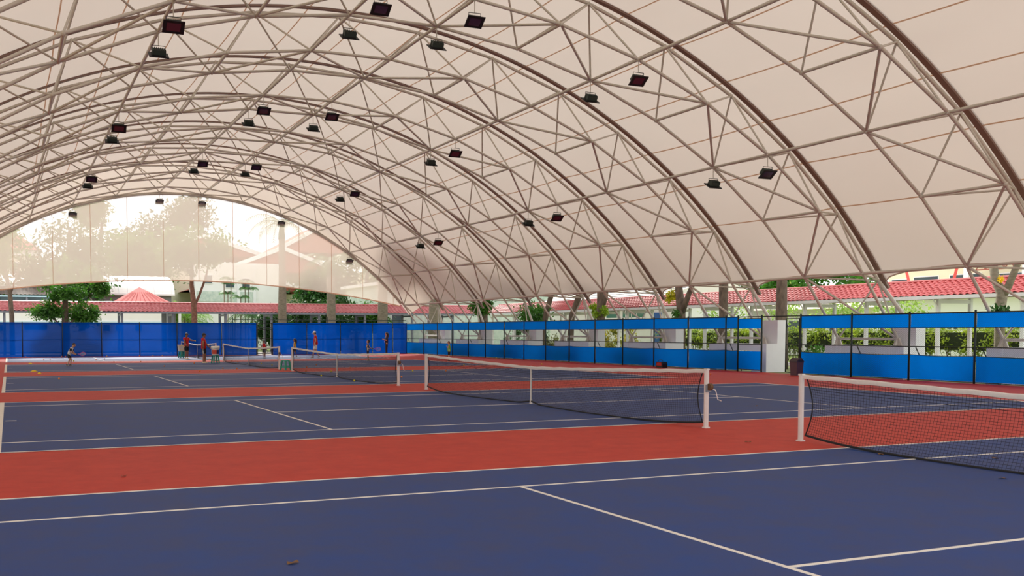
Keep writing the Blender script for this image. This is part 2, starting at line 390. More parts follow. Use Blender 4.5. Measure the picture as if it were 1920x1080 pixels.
# ------------------------------------------------------------------ right chain-link fence with blue windscreen
FX = 18.2; FH = 2.42
def chain(axis, a, b, z0, z1, c, pitch=.075):
    """straight diagonal wires clipped to a rectangle; axis 'y' runs along Y at x=c, 'x' along X at y=c"""
    H = z1-z0; pol = []
    for sg in (1, -1):
        s = a-H
        while s < b+H:
            # line: along = s + sg*(z-z0) (+H for sg<0)
            o_ = s if sg > 0 else s+H
            za, zb = z0, z1
            f = lambda z: o_+sg*(z-z0)
            t0, t1 = sorted(((a-o_)*sg, (b-o_)*sg)); lo, hi = max(0, t0), min(H, t1)
            if hi-lo > .05:
                P = []
                for w in (lo, hi):
                    al = o_+sg*w; P.append((c, al, z0+w) if axis == 'y' else (al, c, z0+w))
                pol.append(P)
            s += pitch
    return strands(np.array(pol), .0017)
def fence_run(root, posts, axis, c, panels, ox=0, oy=0, side=-1):
    """posts: positions along the axis; root at (ox,oy,0)"""
    def bx(a0, a1, c0, c1, z0, z1):
        return MB().box(c0-ox, c1-ox, a0-oy, a1-oy, z0, z1) if axis == 'y' else MB().box(a0-ox, a1-ox, c0-oy, c1-oy, z0, z1)
    for p in posts:
        (MB().path([((c-ox, p-oy, 0) if axis == 'y' else (p-ox, c-oy, 0)), ((c-ox, p-oy, FH+.06) if axis == 'y' else (p-ox, c-oy, FH+.06))], .036, 8)).build('post', m_green, root, True)
    for a, b in zip(posts[:-1], posts[1:]):
        for z, r in ((FH-.02, .028), (1.22, .02), (.04, .016)):
            P = lambda q: (c-ox, q-oy, z) if axis == 'y' else (q-ox, c-oy, z)
            MB().path([P(a), P(b)], r, 6).build('rail', m_green, root)
        for z0, z1, sag in panels:
            rows = []
            for h in range(5):
                zz = z0+(z1-z0)*h/4; r_ = []
                for q in range(9):
                    u = q/8; al = a+.03+(b-a-.06)*u
                    top = sag*4*u*(1-u)*(h/4)
                    off = c-side*((.02 if axis == 'y' else .05)+.015*math.sin(7*u+a*3)*math.sin(PI*h/4))
                    r_.append((off-ox, al-oy, zz-top) if axis == 'y' else (al-ox, off-oy, zz-top))
                rows.append(r_)
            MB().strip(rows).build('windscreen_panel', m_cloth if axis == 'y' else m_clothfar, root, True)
            if axis == 'y': MB().path(rows[0] if z0 > 1 else rows[-1], .013, 5).build('windscreen_hem', m_green, root)
UP, LO = (1.89, FH-.03, 0.), (.06, .93, .03)
postsA = [68.0, 64.52, 61.84, 59.1, 56.44, 53.78, 51.08, 48.41, 45.73, 43.05, 40.38, 37.73, 35.04, 32.38, 29.73, 28.93][::-1]
fa = thing('court_fence', 'dark green chain-link fence with blue windscreen bands, far side of the gateway', 'fence', (FX, 45, 0))
fence_run(fa, postsA, 'y', FX, (UP, LO), FX, 45)
V, F = chain('y', 28.93, 68.0, .04, FH, FX); V = V-np.array([FX, 45, 0]); o = stuff_mesh('chain_link_mesh', V, F, m_green, fa); o['kind'] = 'stuff'
postsB = [12.25, 14.85, 17.44, 20.02, 22.62, 25.23]
fb = thing('court_fence', 'dark green chain-link fence with blue windscreen bands, near side of the gateway', 'fence', (FX, 19, 0))
fence_run(fb, postsB, 'y', FX, (UP, LO), FX, 19)
V, F = chain('y', 12.25, 25.23, .04, FH, FX); V = V-np.array([FX, 19, 0]); o = stuff_mesh('chain_link_mesh', V, F, m_green, fb); o['kind'] = 'stuff'
# slanting stays behind the posts
for p in postsA[1::2]+postsB[1:]:
    r_ = fa if p > 27 else fb; oy = 45 if p > 27 else 19
    MB().path([(.03, p-.25-oy, 1.2), (.45, p-.55-oy, 0)], .02, 6).build('stay', m_green, r_)
# gateway: header rail, closed leaf with windscreen, open leaf
gw = thing('fence_gateway', 'dark green gateway frame with one leaf standing open by the bin', 'gate', (FX, 27, 0))
MB().path([(0, 1.93, FH-.02), (0, -1.77, FH-.02)], .026, 6).build('header_rail', m_green, gw)
for y in (1.93, .46): MB().path([(0, y, 0), (0, y, FH)], .03, 8).build('leaf_stile', m_green, gw, True)
for z in (FH-.1, 1.2, .1): MB().path([(0, 1.93, z), (0, .46, z)], .022, 6).build('leaf_rail', m_green, gw)
MB().path([(0,.46,0),(0,.46,FH+.06)], .036, 8).build('gate_post', m_green, gw, True)
for z0, z1 in ((1.89, FH-.1), (.08, .9)): MB().strip([[(.02, .46+1.47*q/6, z) for q in range(7)] for z in np.linspace(z0, z1, 4)]).build('windscreen_panel', m_cloth, gw, True)
lx, ly = (.0, -1.7), (.5, -.43)      # open leaf swung outwards
for q in (lx, ly): MB().path([(q[0], q[1], .03), (q[0], q[1], FH-.12)], .026, 8).build('leaf_stile', m_green, gw, True)
for z in (FH-.12, 1.2, .05): MB().path([(*lx, z), (*ly, z)], .02, 6).build('leaf_rail', m_green, gw)
pol = []
for q in range(-24, 18):
    a, b = q*.08, q*.08+1.9
    pol.append([(lx[0]+(ly[0]-lx[0])*max(0, min(1, a/1.36+0)), lx[1]+(ly[1]-lx[1])*max(0, min(1, a/1.36)), .1), (lx[0]+(ly[0]-lx[0])*max(0, min(1, b/1.36)), lx[1]+(ly[1]-lx[1])*max(0, min(1, b/1.36)), FH-.15)])
V, F = strands(np.array(pol), .0017); o = stuff_mesh('chain_link_mesh', V, F, m_green, gw); o['kind'] = 'stuff'

# ------------------------------------------------------------------ far fence with full-height blue windscreen
YF = 68.0
px_ = [-21.7, -19.0, -16.3, -13.6, -10.91, -8.26, -5.59, -2.92, -.23, 3.07, 5.77]
ff = thing('court_fence', 'far fence covered in blue windscreen, left of the small gate', 'fence', (-8, YF, 0))
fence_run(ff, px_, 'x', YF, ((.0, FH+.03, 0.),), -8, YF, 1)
fg = thing('court_fence', 'far fence covered in blue windscreen, right of the small gate', 'fence', (12.6, YF, 0))
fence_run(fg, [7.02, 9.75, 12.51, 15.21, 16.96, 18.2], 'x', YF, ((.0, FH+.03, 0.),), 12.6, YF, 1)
gt = thing('fence_gate', 'narrow open-framed gate between the two blue far fences', 'gate', (6.4, YF, 0))
for x in (-.55, .55): MB().path([(x, 0, 0), (x, 0, FH)], .03, 8).build('gate_stile', m_green, gt, True)
for z in (.12, .35, 1.25, 1.95, FH): MB().path([(-.6, 0, z), (.6, 0, z)], .024, 6).build('gate_rail', m_green, gt)
bf = thing('rear_railing', 'thin dark railing showing just above the far blue fence', 'railing', (8, 70.6, 0))
for x in np.arange(-3.5, 12, 2.6): MB().path([(x, 0, 0), (x, 0, 2.95)], .03, 6).build('post', m_green, bf)
for z in (2.72, 2.1): MB().path([(-3.5, 0, z), (11.2, 0, z)], .025, 6).build('rail', m_green, bf)

# ------------------------------------------------------------------ tennis nets
def net(i, label, winch):
    yc = SP*i; T = thing('tennis_net', label, 'net', (0, yc, 0), group='tennis nets in line across the courts')
    def top(s): return .914+.156*abs(s)**1.2
    def P(s, h):
        a = abs(s); zb = .012+.09*a**8+.06*max(0, 1-a*12)
        y = s*(6.36-.14*math.sin(PI*h)*a**10)
        x = -.26*math.sin(PI*min(1, a*1.02))*(1-h)**1.7
        return (x, y, zb+(top(s)-.03-zb)*h)
    vv = [[P(-1+2*q/235, h/7) for h in range(8)] for q in range(236)]
    V1, F1 = strands(np.array(vv), .0022)
    hh = [[P(-1+2*q/64, h/24) for q in range(65)] for h in range(25)]
    V2, F2 = strands(np.array(hh), .0022)
    h3 = [[P(-1+2*q/64, 1-.045*(r+1)+.02) for q in range(65)] for r in range(5)]
    V3, F3 = strands(np.array(h3), .0028)
    o = stuff_mesh('net_mesh', np.concatenate([V1, V2, V3]), np.concatenate([F1, F2+len(V1), F3+len(V1)+len(V2)]), m_netk, T); o['kind'] = 'stuff'
    MB().path([P(-1+2*q/64, 0) for q in range(65)], .02, 5).build('bottom_tape', m_netk, T)
    for s in (-1, 1): MB().path([P(s, h/10) for h in range(11)], .011, 5).build('side_tape', m_netk, T)
    rows = []
    for q in range(49):
        s = -1+2*q/48; y = s*6.43; z = top(s)+.006*math.sin(q*2.1)
        rows.append([(-.014, y, z-.065), (-.02, y, z-.01), (0, y, z+.004), (.02, y, z-.01), (.014, y, z-.065), (-.014, y, z-.065)])
    MB().strip(rows).build('head_band', m_band, T, True)
    MB().box(-.012, .012, -.025, .025, .012, .93).prism([(-.04,.0),(.04,0),(.025,.12),(-.025,.12)], 'x', -.02, .02).build('centre_strap', m_band, T)
    for s in (-1, 1):
        y = s*6.46; r = .042
        pp = MB()
        oc = [(r*math.cos(PI/8+PI*q/4)*1.08, y+r*math.sin(PI/8+PI*q/4)*1.08) for q in range(8)]
        pp.prism(oc, 'z', 0, 1.06)
        po = pp.build('net_post', m_post, T)
        MB().box(-.03, .03, y-.045, y+.045, 1.06, 1.085).build('post_cap', m_post, po)
        MB().box(-.05, .05, y-.05, y+.05, 0, .022).build('post_collar', m_post, po)
        if s < 0 and winch:
            wn = MB().box(-.05, .05, y-.07, y-.035, .66, .8).build('winch_bracket', m_grey, T)
            MB().path([(-.03, y-.1, .76), (.03, y-.1, .76)], .06, 12).build('winch_reel', mat('brown_cord_reel', (104,72,40), .7, var=.4, scale=30), T)
            MB().path([(.05, y-.1, .72), (.09, y-.14, .7), (.12, y-.17, .53), (.12, y-.26, .51)], .009, 5).build('crank_handle', m_post, T)
NL = ['tennis net nearest the camera, cut off by the right edge of the picture', 'wide tennis net in mid picture with a crank on its right post', 'tennis net beside the low green stool, third from the camera',
      'tennis net behind the stool with the paint bucket, fourth from the camera', 'farthest tennis net, behind the two coaches in red shirts']
for i in range(5): net(i, NL[i], i in (1, 2, 3))

# ------------------------------------------------------------------ small things on the courts
m_stool = mat('green_stool_plastic', (22,142,112), .4)
def stool(loc, rz, label):
    T = thing('plastic_stool', label, 'stool', loc, rz, 'green plastic stools')
    MB().prism([(-.15,-.13),(-.13,-.15),(.13,-.15),(.15,-.13),(.15,.13),(.13,.15),(-.13,.15),(-.15,.13)], 'z', .41, .45).build('seat', m_stool, T)
    for sx in (-1, 1):
        for sy in (-1, 1):
            MB().add([(sx*.15,sy*.15,.41),(sx*.09,sy*.15,.41),(sx*.09,sy*.09,.41),(sx*.15,sy*.09,.41),(sx*.2,sy*.2,0),(sx*.14,sy*.2,0),(sx*.14,sy*.14,0),(sx*.2,sy*.14,0)],
                     [(0,1,2,3),(7,6,5,4),(0,4,5,1),(1,5,6,2),(2,6,7,3),(3,7,4,0)]).build('leg', m_stool, T)
        MB().box(sx*.17-.012, sx*.17+.012, -.13, .13, .13, .17).build('stretcher', m_stool, T)
        MB().box(-.13, .13, sx*.17-.012, sx*.17+.012, .13, .17).build('stretcher', m_stool, T)
stool((-.9, 61.7, 0), .3, 'green plastic stool carrying the beige box, beside the farthest net')
stool((-1.02, 49.4, 0), .2, 'green plastic stool under the white paint bucket')
stool((.02, 38.15, 0), .5, 'empty green plastic stool beside the third net post')
bx = thing('storage_box', 'beige open box standing on the far green stool', 'box', (-.9, 61.7, .45), .1)
MB().add([(-.2,-.2,0),(.2,-.2,0),(.2,.2,0),(-.2,.2,0),(-.24,-.24,.42),(.24,-.24,.42),(.24,.24,.42),(-.24,.24,.42)], [(3,2,1,0),(0,1,5,4),(1,2,6,5),(2,3,7,6),(3,0,4,7)]).build('box_body', mat('beige_card', (206,186,166), .8), bx)
MB().box(-.25,.25,-.25,-.23,.4,.44).box(-.25,.25,.23,.25,.4,.44).box(-.25,-.23,-.25,.25,.4,.44).box(.23,.25,-.25,.25,.4,.44).build('box_rim', mat('beige_card_rim', (196,174,152), .8), bx)
pb = thing('paint_bucket', 'white lidded paint bucket with red and blue print on a green stool', 'bucket', (-1.02, 49.4, .45))
MB().lathe([(.185,0),(.2,.02),(.225,.42),(.22,.43)], 18).build('bucket_body', mat('white_bucket', (232,226,218), .4), pb, True)
MB().lathe([(.24,.38),(.25,.4),(.25,.5),(.23,.52)], 18).build('lid', mat('cream_lid', (240,230,214), .4), pb, True)
for a0, a1, c in ((-1.75*PI/2, -.9*PI/2, (212,74,46)), (-.9*PI/2, .1, (30,46,96))):
    MB().strip([[((.205+.02*h+.004)*math.cos(a0+(a1-a0)*q/8), (.205+.02*h+.004)*math.sin(a0+(a1-a0)*q/8), .07+.24*h) for q in range(9)] for h in (0, .5, 1)]).build('printed_label', mat(f'print_{c[0]}', c, .4), pb)
bn = thing('trash_bin', 'dark brown litter bin with a pitched lid at the gateway', 'bin', (17.55, 24.75, 0), .1)
mb_ = mat('brown_bin_plastic', (84,58,66), .5); mb2 = mat('dark_bin_lid', (58,40,46), .45)
MB().add([(-.17,-.15,0),(.17,-.15,0),(.17,.15,0),(-.17,.15,0),(-.2,-.18,.52),(.2,-.18,.52),(.2,.18,.52),(-.2,.18,.52)], [(3,2,1,0),(4,5,6,7),(0,1,5,4),(1,2,6,5),(2,3,7,6),(3,0,4,7)]).build('bin_body', mb_, bn)
MB().prism([(-.21,.52),(.21,.52),(.21,.56),(.08,.7),(-.08,.7),(-.21,.56)], 'y', -.19, .19).build('bin_lid', mb2, bn)
MB().box(-.13, .13, -.2, -.19, .56, .6).build('flap_slot', m_black, bn)
bgp = thing('sports_bag', 'black sports bag with a red panel against the right fence', 'bag', (17.75, 33.8, 0), PI/2)
MB().prism([(-.25,0),(.25,0),(.27,.18),(.22,.28),(-.22,.28),(-.27,.18)], 'y', -.15, .15).build('bag_body', m_black, bgp)
MB().prism([(-.2,.1),(.2,.1),(.17,.25),(-.17,.25)], 'y', .15, .16).build('red_panel', mat('red_bag_panel', (176,34,30), .6), bgp)
MB().path([(-.18,.05,.3),(-.12,.05,.38),(.12,.05,.38),(.18,.05,.3)], .012, 5).build('handle', m_black, bgp)
m_ballo = mat('orange_ball_felt', (226,130,60), .85, var=.25, scale=30); m_bally = mat('yellow_ball_felt', (222,200,50), .85, var=.25, scale=30)
bal = [(-10.71,67.6,0),(-8.34,67.7,0),(-8.09,67.7,0),(-9.81,58.9,0),(-9.44,58.74,0),(-8.23,55.84,1),(-6.81,57.57,0),(-6.11,59.81,0),(-6.2,52.74,0),(-5.3,67.4,1),(-3.04,67.3,0),(-2.04,67.6,1),(-1.39,67.5,1),
 (-4.66,53.14,0),(-4.54,44.57,0),(-10.07,32.64,0),(-2.39,40.56,0),(-1.85,39.97,0),(-4.01,37.58,0),(-2.3,48.87,0),(-.37,54.71,0),(1.4,62.18,1),(.47,51.98,0),(.35,49.84,0),(.93,46.58,1),(.84,43.89,1),(.5,40.78,0),(.3,35.77,0),(1.65,40.28,0),
 (3.07,43.35,0),(1.22,35.,1),(-.43,31.12,1),(-.53,26.87,1),(3.39,38.77,0),(4.69,36.07,0),(2.03,28.78,0),(4.7,34.11,1),(6.04,33.52,0),(9.96,39.89,1),(14.58,26.35,0),(14.45,39.69,1),(17.9,51.58,1),(17.9,59.35,1)]
ME_B = [MB().ell((0,0,0),(.036,.036,.036),10,7).mesh('tennis_ball', m, True) for m in (m_ballo, m_bally)]
zones = [(66.5, 99, 'along the foot of the far blue fence'), (53.6, 66.5, 'on the farthest court around the last net'), (38.4, 53.6, 'on and beside the fourth court'), (25., 38.4, 'on and beside the third court')]
ball_radius = .036
for y0, y1, zn in zones:
    sel = sorted([b for b in bal if y0 <= b[1] < y1])
    for q, (x, y, c) in enumerate(sel):
        o = link('tennis_ball', ME_B[c]); o.location = (x, y, (.007 if abs(x) < 11.9 else 0)+ball_radius)
        tag(o, f'{("orange","yellow")[c]} tennis ball {zn}, {ORD[q]} from the left', 'ball', 'tennis balls scattered on the courts')
m_disc = mat('yellow_marker_plastic', (236,196,24), .5)
for q, (x, y, lab) in enumerate([(-10.71, 51.7, 'lone yellow marker disc on the left beyond the third court'), (-10.76, 40.82, 'large yellow marker disc near the left end of the red strip'), (-10.6, 38.3, 'small yellow marker disc just in front of the larger one')]):
    s = (1, 1.25, .7)[q]
    o = MB().lathe([(.12*s,0),(.125*s,.008),(.05*s,.06),(.035*s,.06),(.03*s,.05)], 16).build('marker_disc', m_disc, None, True); o.location = (x, y, .007)
    tag(o, lab, 'marker', 'yellow training markers')
m_dleaf = mat('dry_brown_leaf', (112,78,48), .9, var=.3, scale=20)
for q, (x, y, r, lab) in enumerate([(-9.78,1.52,.05,'dry brown leaf in the foreground, bottom centre left'),(-.29,4.64,.05,'dry leaf left of the pair in front of the nearest net'),(-.2,4.37,.06,'dry leaf right of the pair in front of the nearest net'),
    (-10.48,6.65,.05,'dark scrap of leaf on the broad red strip at left'),(-.93,6.61,.05,'small leaf on the red strip left of the nearest net post'),(4.5,12.47,.05,'dark leaf on the second court beyond the crank'),(.8,3.71,.05,'leaf behind the mesh of the nearest net'),(-.8,2.42,.06,'dry leaf in front of the nearest net at far right')]):
    o = MB().add([(-r,-r*.5,0),(0,-r*.7,.012),(r,-r*.1,.004),(r*.8,r*.5,.02),(0,r*.6,.004),(-r*.9,r*.3,.018)], [(0,1,4,5),(1,2,3,4)]).build('fallen_leaf', m_dleaf); o.location = (x, y, .008); o.rotation_euler.z = q*1.3
    tag(o, lab, 'leaf', 'fallen leaves on the courts')

# ------------------------------------------------------------------ walkways with pantile roofs
def tile_geo(w, l, th=.03):
    """one wavy pantile: x across (0..w), y up the slope (0..l)"""
    n = 5; b = MB()
    pr = [(w*q/n, .030*math.sin(2*PI*q/n)) for q in range(n+1)]
    lo = [(x, 0, z+th) for x, z in pr]; hi = [(x, l, z+.002) for x, z in pr]; fr = [(x, 0, z) for x, z in pr]
    return b.strip([fr, lo, hi])
def roof_tiles(parent, m, origin, along, upv, nrm, n_al, n_row, w, l, singles):
    """rows of pantiles; the cells in `singles` become objects of their own, the rest one stuff mesh"""
    base = tile_geo(w*1.02, l*1.12); me = base.mesh('roof_tile', m)
    R_ = Matrix((along, upv, nrm)).transposed()
    bv = np.array(base.v); bf = np.array(base.f); V = []; F = []; c = 0
    Rn = np.array(R_)
    for i in range(n_al):
        for r in range(n_row):
            p = origin+along*(i*w)+upv*(r*l)+nrm*(.004*((i*7+r*3) % 3))
            if singles(i, r):
                o = link('roof_tile', me, parent); o.matrix_basis = Matrix.Translation(p-parent.location) @ R_.to_4x4()
            else:
                V.append(bv @ Rn.T+np.array(p-parent.location)); F.append(bf+c); c += len(bv)
    if V:
        o = stuff_mesh('tile_field', np.concatenate(V), np.concatenate(F), m, parent); o['kind'] = 'stuff'
# side walkway along Y
wy0, wy1 = 17.5, 69.0; ex, ez, rx, rz_ = 25.7, 3.30, 27.2, 4.0
wk = thing('covered_walkway', 'covered walkway with red pantile roof running beside the right fence', 'walkway', (27.2, 40, 0))
O = Vector((27.2, 40, 0))
sl = Vector((rx-ex, 0, rz_-ez)); ll = sl.length; upv = sl.normalized(); al = Vector((0, -1, 0)); nr = al.cross(upv)
if nr.z < 0: nr = -nr
al = upv.cross(nr)
nt_ = int((wy1-wy0)/.3); start = Vector((ex, wy0 if al.y > 0 else wy1, ez+.03))
near = (lambda i, r: i < 50) if al.y > 0 else (lambda i, r: i >= nt_-50)
roof_tiles(wk, m_tile, start, al, upv, nr, nt_, 6, .3, ll/6, near)
def bxo(o_, x0, x1, y0, y1, z0, z1): return MB().box(x0-o_.x, x1-o_.x, y0-o_.y, y1-o_.y, z0, z1)
MB().prism([(ex+.03-O.x, ez), (rx-O.x, rz_-.01), (2*rx-ex-O.x, ez), (2*rx-ex-O.x, ez-.05), (rx-O.x, rz_-.08), (ex+.03-O.x, ez-.05)], 'y', wy0-O.y, wy1-O.y).build('roof_deck', mat('brown_soffit', (150,132,118), .8), wk)
bsl = MB().prism([(rx-O.x, rz_), (rx-O.x, rz_+.04), (2*rx-ex+.05-O.x, ez+.04), (2*rx-ex+.05-O.x, ez)], 'y', wy0-O.y, wy1-O.y).build('rear_slope', m_tile, wk)
MB().path([(0, wy0-O.y, rz_+.05), (0, wy1-O.y, rz_+.05)], .075, 8).build('ridge_cap', m_tile, wk)
bxo(O, ex-.02, ex+.05, wy0, wy1, ez-.13, ez+.02).build('fascia', m_fascia, wk)
for y in np.arange(17.6, 69, 3.9):
    for x in (26.2, 28.2): bxo(O, x-.07, x+.07, y-.07, y+.07, 0, 3.22).build('post', m_fascia, wk)
    MB().prism([(26.2-O.x, 3.0), (28.2-O.x, 3.0), (28.2-O.x, 3.18), (26.2-O.x, 3.18)], 'y', y-.05-O.y, y+.05-O.y).build('cross_beam', m_fascia, wk)
    MB().path([(26.2-O.x, y-O.y, 2.75), (25.85-O.x, y-O.y, 3.2)], .04, 4).build('knee_brace', m_fascia, wk)
# far walkway along X
wx0, wx1 = -24.0, 28.2; ey, ezf, ry, rzf = 75.0, 3.38, 76.5, 4.1
wf = thing('covered_walkway', 'covered walkway with pink-red pantile roof behind the far fence', 'walkway', (2, 76.5, 0))
O2 = Vector((2, 76.5, 0)); sl = Vector((0, ry-ey, rzf-ezf)); ll = sl.length; upv = sl.normalized(); al = Vector((1, 0, 0)); nr = al.cross(upv)
roof_tiles(wf, m_tilefar, Vector((wx0, ey, ezf+.03)), al, upv, nr, int((wx1-wx0)/.33), 6, .33, ll/6, lambda i, r: False)
MB().prism([(ey+.03-O2.y, ezf), (ry-O2.y, rzf-.01), (2*ry-ey-O2.y, ezf), (2*ry-ey-O2.y, ezf-.05), (ry-O2.y, rzf-.08), (ey+.03-O2.y, ezf-.05)], 'x', wx0-O2.x, wx1-O2.x).build('roof_deck', mat('dark_soffit', (96,90,90), .8), wf)
MB().prism([(0, rzf), (0, rzf+.04), (1.55, ezf+.04), (1.55, ezf)], 'x', wx0-O2.x, wx1-O2.x).build('rear_slope', m_tilefar, wf)
MB().path([(wx0-O2.x, 0, rzf+.05), (wx1-O2.x, 0, rzf+.05)], .075, 8).build('ridge_cap', m_tilefar, wf)
bxo(O2, wx0, wx1, ey-.02, ey+.05, ezf-.14, ezf+.01).build('fascia', m_grey, wf)
for x in (-20.2, -16.2, -12.09, -7.45, -3.4, .6, 4.9, 8.8, 13.0, 17.2, 21.7, 25.7):
    for y in (75.3, 77.7): bxo(O2, x-.09, x+.09, y-.09, y+.09, 0, 3.3).build('post', m_grey, wf)
    bxo(O2, x-.05, x+.05, 75.3, 77.7, 3.08, 3.24).build('cross_beam', m_grey, wf)

# ------------------------------------------------------------------ foliage helpers
def leaf_cloud(centres, spread, n, size, r=rng, flat=.75):
    """n bent leaves around the cluster centres -> V, F (quads)"""
    C_ = np.asarray(centres, float); idx = r.integers(0, len(C_), n)
    P = C_[idx]+r.normal(size=(n, 3))*np.asarray(spread)
    a = r.normal(size=(n, 3)); a /= np.linalg.norm(a, axis=1, keepdims=True)
    b = r.normal(size=(n, 3)); b[:, 2] *= flat; b -= a*(a*b).sum(1, keepdims=True); b /= np.linalg.norm(b, axis=1, keepdims=True)+1e-9
    s = size*(.6+.8*r.random((n, 1)))
    V = np.stack([P-a*s, P-b*s*.42, P+a*s, P+b*s*.42], 1).reshape(-1, 3)
    return V, np.arange(4*n).reshape(-1, 4)
def ellipsoid_pts(c, rad, n, r=rng, shell=.55):
    d = r.normal(size=(n, 3)); d /= np.linalg.norm(d, axis=1, keepdims=True)
    return np.asarray(c)+d*np.asarray(rad)*(shell+(1-shell)*r.random((n, 1)))
def trunk_mesh(pts, radii, n=9):
    b = MB(); b.path(pts, radii, n); return b
def tree(name, label, cat, loc, pts, radii, crown, nclu, nleaf, size, mleaf, mbark, branches=(), group=None, spread=.35):
    T = thing(name, label, cat, loc, group=group)
    tk = trunk_mesh(pts, radii).build('trunk', mbark, T, True)
    for bp, br in branches: trunk_mesh(bp, br, 6).build('branch', mbark, T, True)
    if crown:
        cl = np.concatenate([ellipsoid_pts(c, rd, nclu) for c, rd in crown])
        V, F = leaf_cloud(cl, spread, nleaf, size); o = stuff_mesh('foliage', V, F, mleaf, T); o['kind'] = 'stuff'
    return T
def clump(parent, name, c, rad, n, size, m, spread=.1):
    V, F = leaf_cloud(ellipsoid_pts(c, rad, 14), spread, n, size); o = stuff_mesh(name, V, F, m, parent); o['kind'] = 'stuff'; return o
def frond_geo(b, base, az, elev, length, droop, w=.30, n=9, leafl=.5):
    """arching palm frond: rachis with paired leaflets"""
    d = Vector((math.cos(az), math.sin(az), 0)); pts = []; p = Vector(base); e = elev
    for q in range(n+1):
        pts.append(p.copy()); p = p+(d*math.cos(e)+Vector((0,0,1))*math.sin(e))*(length/n); e -= droop/n
    b.path(pts, [.03*(1-q/(n+1)*.8) for q in range(n+1)], 4, False)
    sd_ = Vector((-d.y, d.x, 0))
    for q in range(1, n+1):
        for h in (0, .5):
            P = pts[q-1].lerp(pts[q], h); t = (q-1+h)/n; lf = leafl*(.5+math.sin(PI*min(1, t*.95+.08))*.6); fdir = (pts[q]-pts[q-1]).normalized()
            for s in (-1, 1):
                tip = P+sd_*s*lf*.75+fdir*lf*.35-Vector((0,0,1))*lf*.45; a = fdir*w*.12
                b.add([P-a, P+a, tip], [(0,1,2)])
def palm(label, loc, h, r0, r1, nf, fl, mfr=None, crownshaft=True, cat='palm'):
    T = thing('palm_tree', label, cat, loc, group='palms behind the far fence')
    trunk_mesh([(0,0,-.1),(0,0,h*.3),(.03,0,h*.6),(0,0,h)], [r0, r0*1.05, (r0+r1)/2, r1], 12).build('trunk', m_palmbark, T, True)
    if crownshaft: trunk_mesh([(0,0,h-.05),(0,0,h+.5),(0,0,h+1.4)], [r1*1.1, r1*.95, r1*.4], 10).build('crownshaft', m_frond, T, True)
    b = MB(); z = h+(1.2 if crownshaft else 0)
    for q in range(nf):
        frond_geo(b, (0,0,z), q*2.399+.3, .9-.7*(q/nf), fl*(.85+.3*random.random()), 1.7+.5*random.random(), leafl=.75)
    b.build('fronds', mfr or m_frond, T)
    return T

# ------------------------------------------------------------------ trees beside the right fence
tree('shade_tree', 'pale thick-barked trunk standing where the far and side walkways meet', 'tree', (22.4, 72.0, 0), [(0,0,0),(0,0,2),(.05,0,4),(.1,0,6.5)], [.58,.52,.5,.42], [((-1.2,.6,13.4),(5.6,3.4,4.4))], 70, 10500, .42, m_leafd, m_palmbark)  # tall crown is out of view, enlarged to shade the last roof bays
t = tree('shade_tree', 'stout dark trunk wrapped in green climber near the far fence corner', 'tree', (23.2, 64.0, 0), [(0,0,0),(0,0,2),(-.05,0,3.4),(-.2,0,5.6)], [.42,.36,.34,.25], [((-.25,0,3.75),(.75,.8,.55))], 30, 2200, .13, m_leaf, m_bark, spread=.2)
clump(t, 'shading_foliage', (.6,-1.4,12.0), (3.8,3.6,3.6), 7000, .4, m_leafd, .8)  # unseen leaf mass added above the eave to shade the far membrane
tree('shade_tree', 'slim leaning grey trunk over the walkway, right of the climber-clad one', 'tree', (23, 54.6, 0), [(0,0,0),(0,-.1,1.5),(.1,-.6,3.2),(.2,-1.2,4.6),(.1,-2.0,6.5)], [.26,.22,.2,.17,.13], [((.2,-1.6,8.8),(2.9,3.2,1.7)),((-.4,.5,2.9),(.8,.9,.5))], 26, 2600, .13, m_leaf, m_bark)  # upper crown is hidden by the roof, widened to darken the membrane
tree('shade_tree', 'dark trunk leaning right across the red walkway roof', 'tree', (23, 50.6, 0), [(0,.2,0),(0,.1,1.5),(.0,-.05,2.8),(.1,-.5,3.7),(.1,-1.0,4.6),(0,-1.2,6.5)], [.25,.22,.21,.2,.24,.16], [((.1,-1.2,8.8),(2.9,3.2,1.7))], 34, 3400, .26, m_leafd, m_bark)  # unseen crown made broad so it shades the fabric roof
t = tree('shade_tree', 'dark trunk with bright epiphyte clumps on both sides', 'tree', (23, 47.1, 0), [(0,0,0),(0,0,2),(0,0,3.4),(.05,.15,4.6),(.1,.3,6.2)], [.3,.27,.26,.22,.18], [((0,0,8.8),(2.9,3.2,1.7))], 34, 3400, .26, m_leafd, m_bark,  # crown out of view, sized to keep sky light off the membrane
   branches=[([(0,0,3.0),(.1,-.4,3.9),(.1,-.7,5.4)], [.17,.13,.1])])
for c in ((-.1,.5,3.3),(-.1,-.55,3.1),(-.25,.1,2.8)): clump(t, 'epiphyte', c, (.2,.25,.25), 200, .1, m_leafy)
t = tree('shade_tree', 'forked trunk with a yellow flowering clump at the fork', 'tree', (23, 39.1, 0), [(0,0,0),(0,0,1.8),(0,0,3.0),(0,.2,4.0),(.05,.45,5.4)], [.26,.25,.25,.22,.15], [((0,0,8.8),(2.9,3.2,1.7))], 34, 3400, .26, m_leafd, m_bark,  # hidden crown spread wide to shade the lower roof
   branches=[([(0,-.05,2.8),(.05,-.45,3.6),(.1,-1.0,4.6),(.1,-1.2,5.8)], [.19,.15,.12,.09])])
clump(t, 'flower_clump', (-.2,.62,3.75), (.2,.3,.35), 260, .1, mat('yellow_flowers', (230,206,30), .7, rgb2=(150,170,30), scale=6, trans=.3)); clump(t, 'epiphyte', (-.2,.05,2.75), (.22,.3,.25), 160, .12, m_leaf)
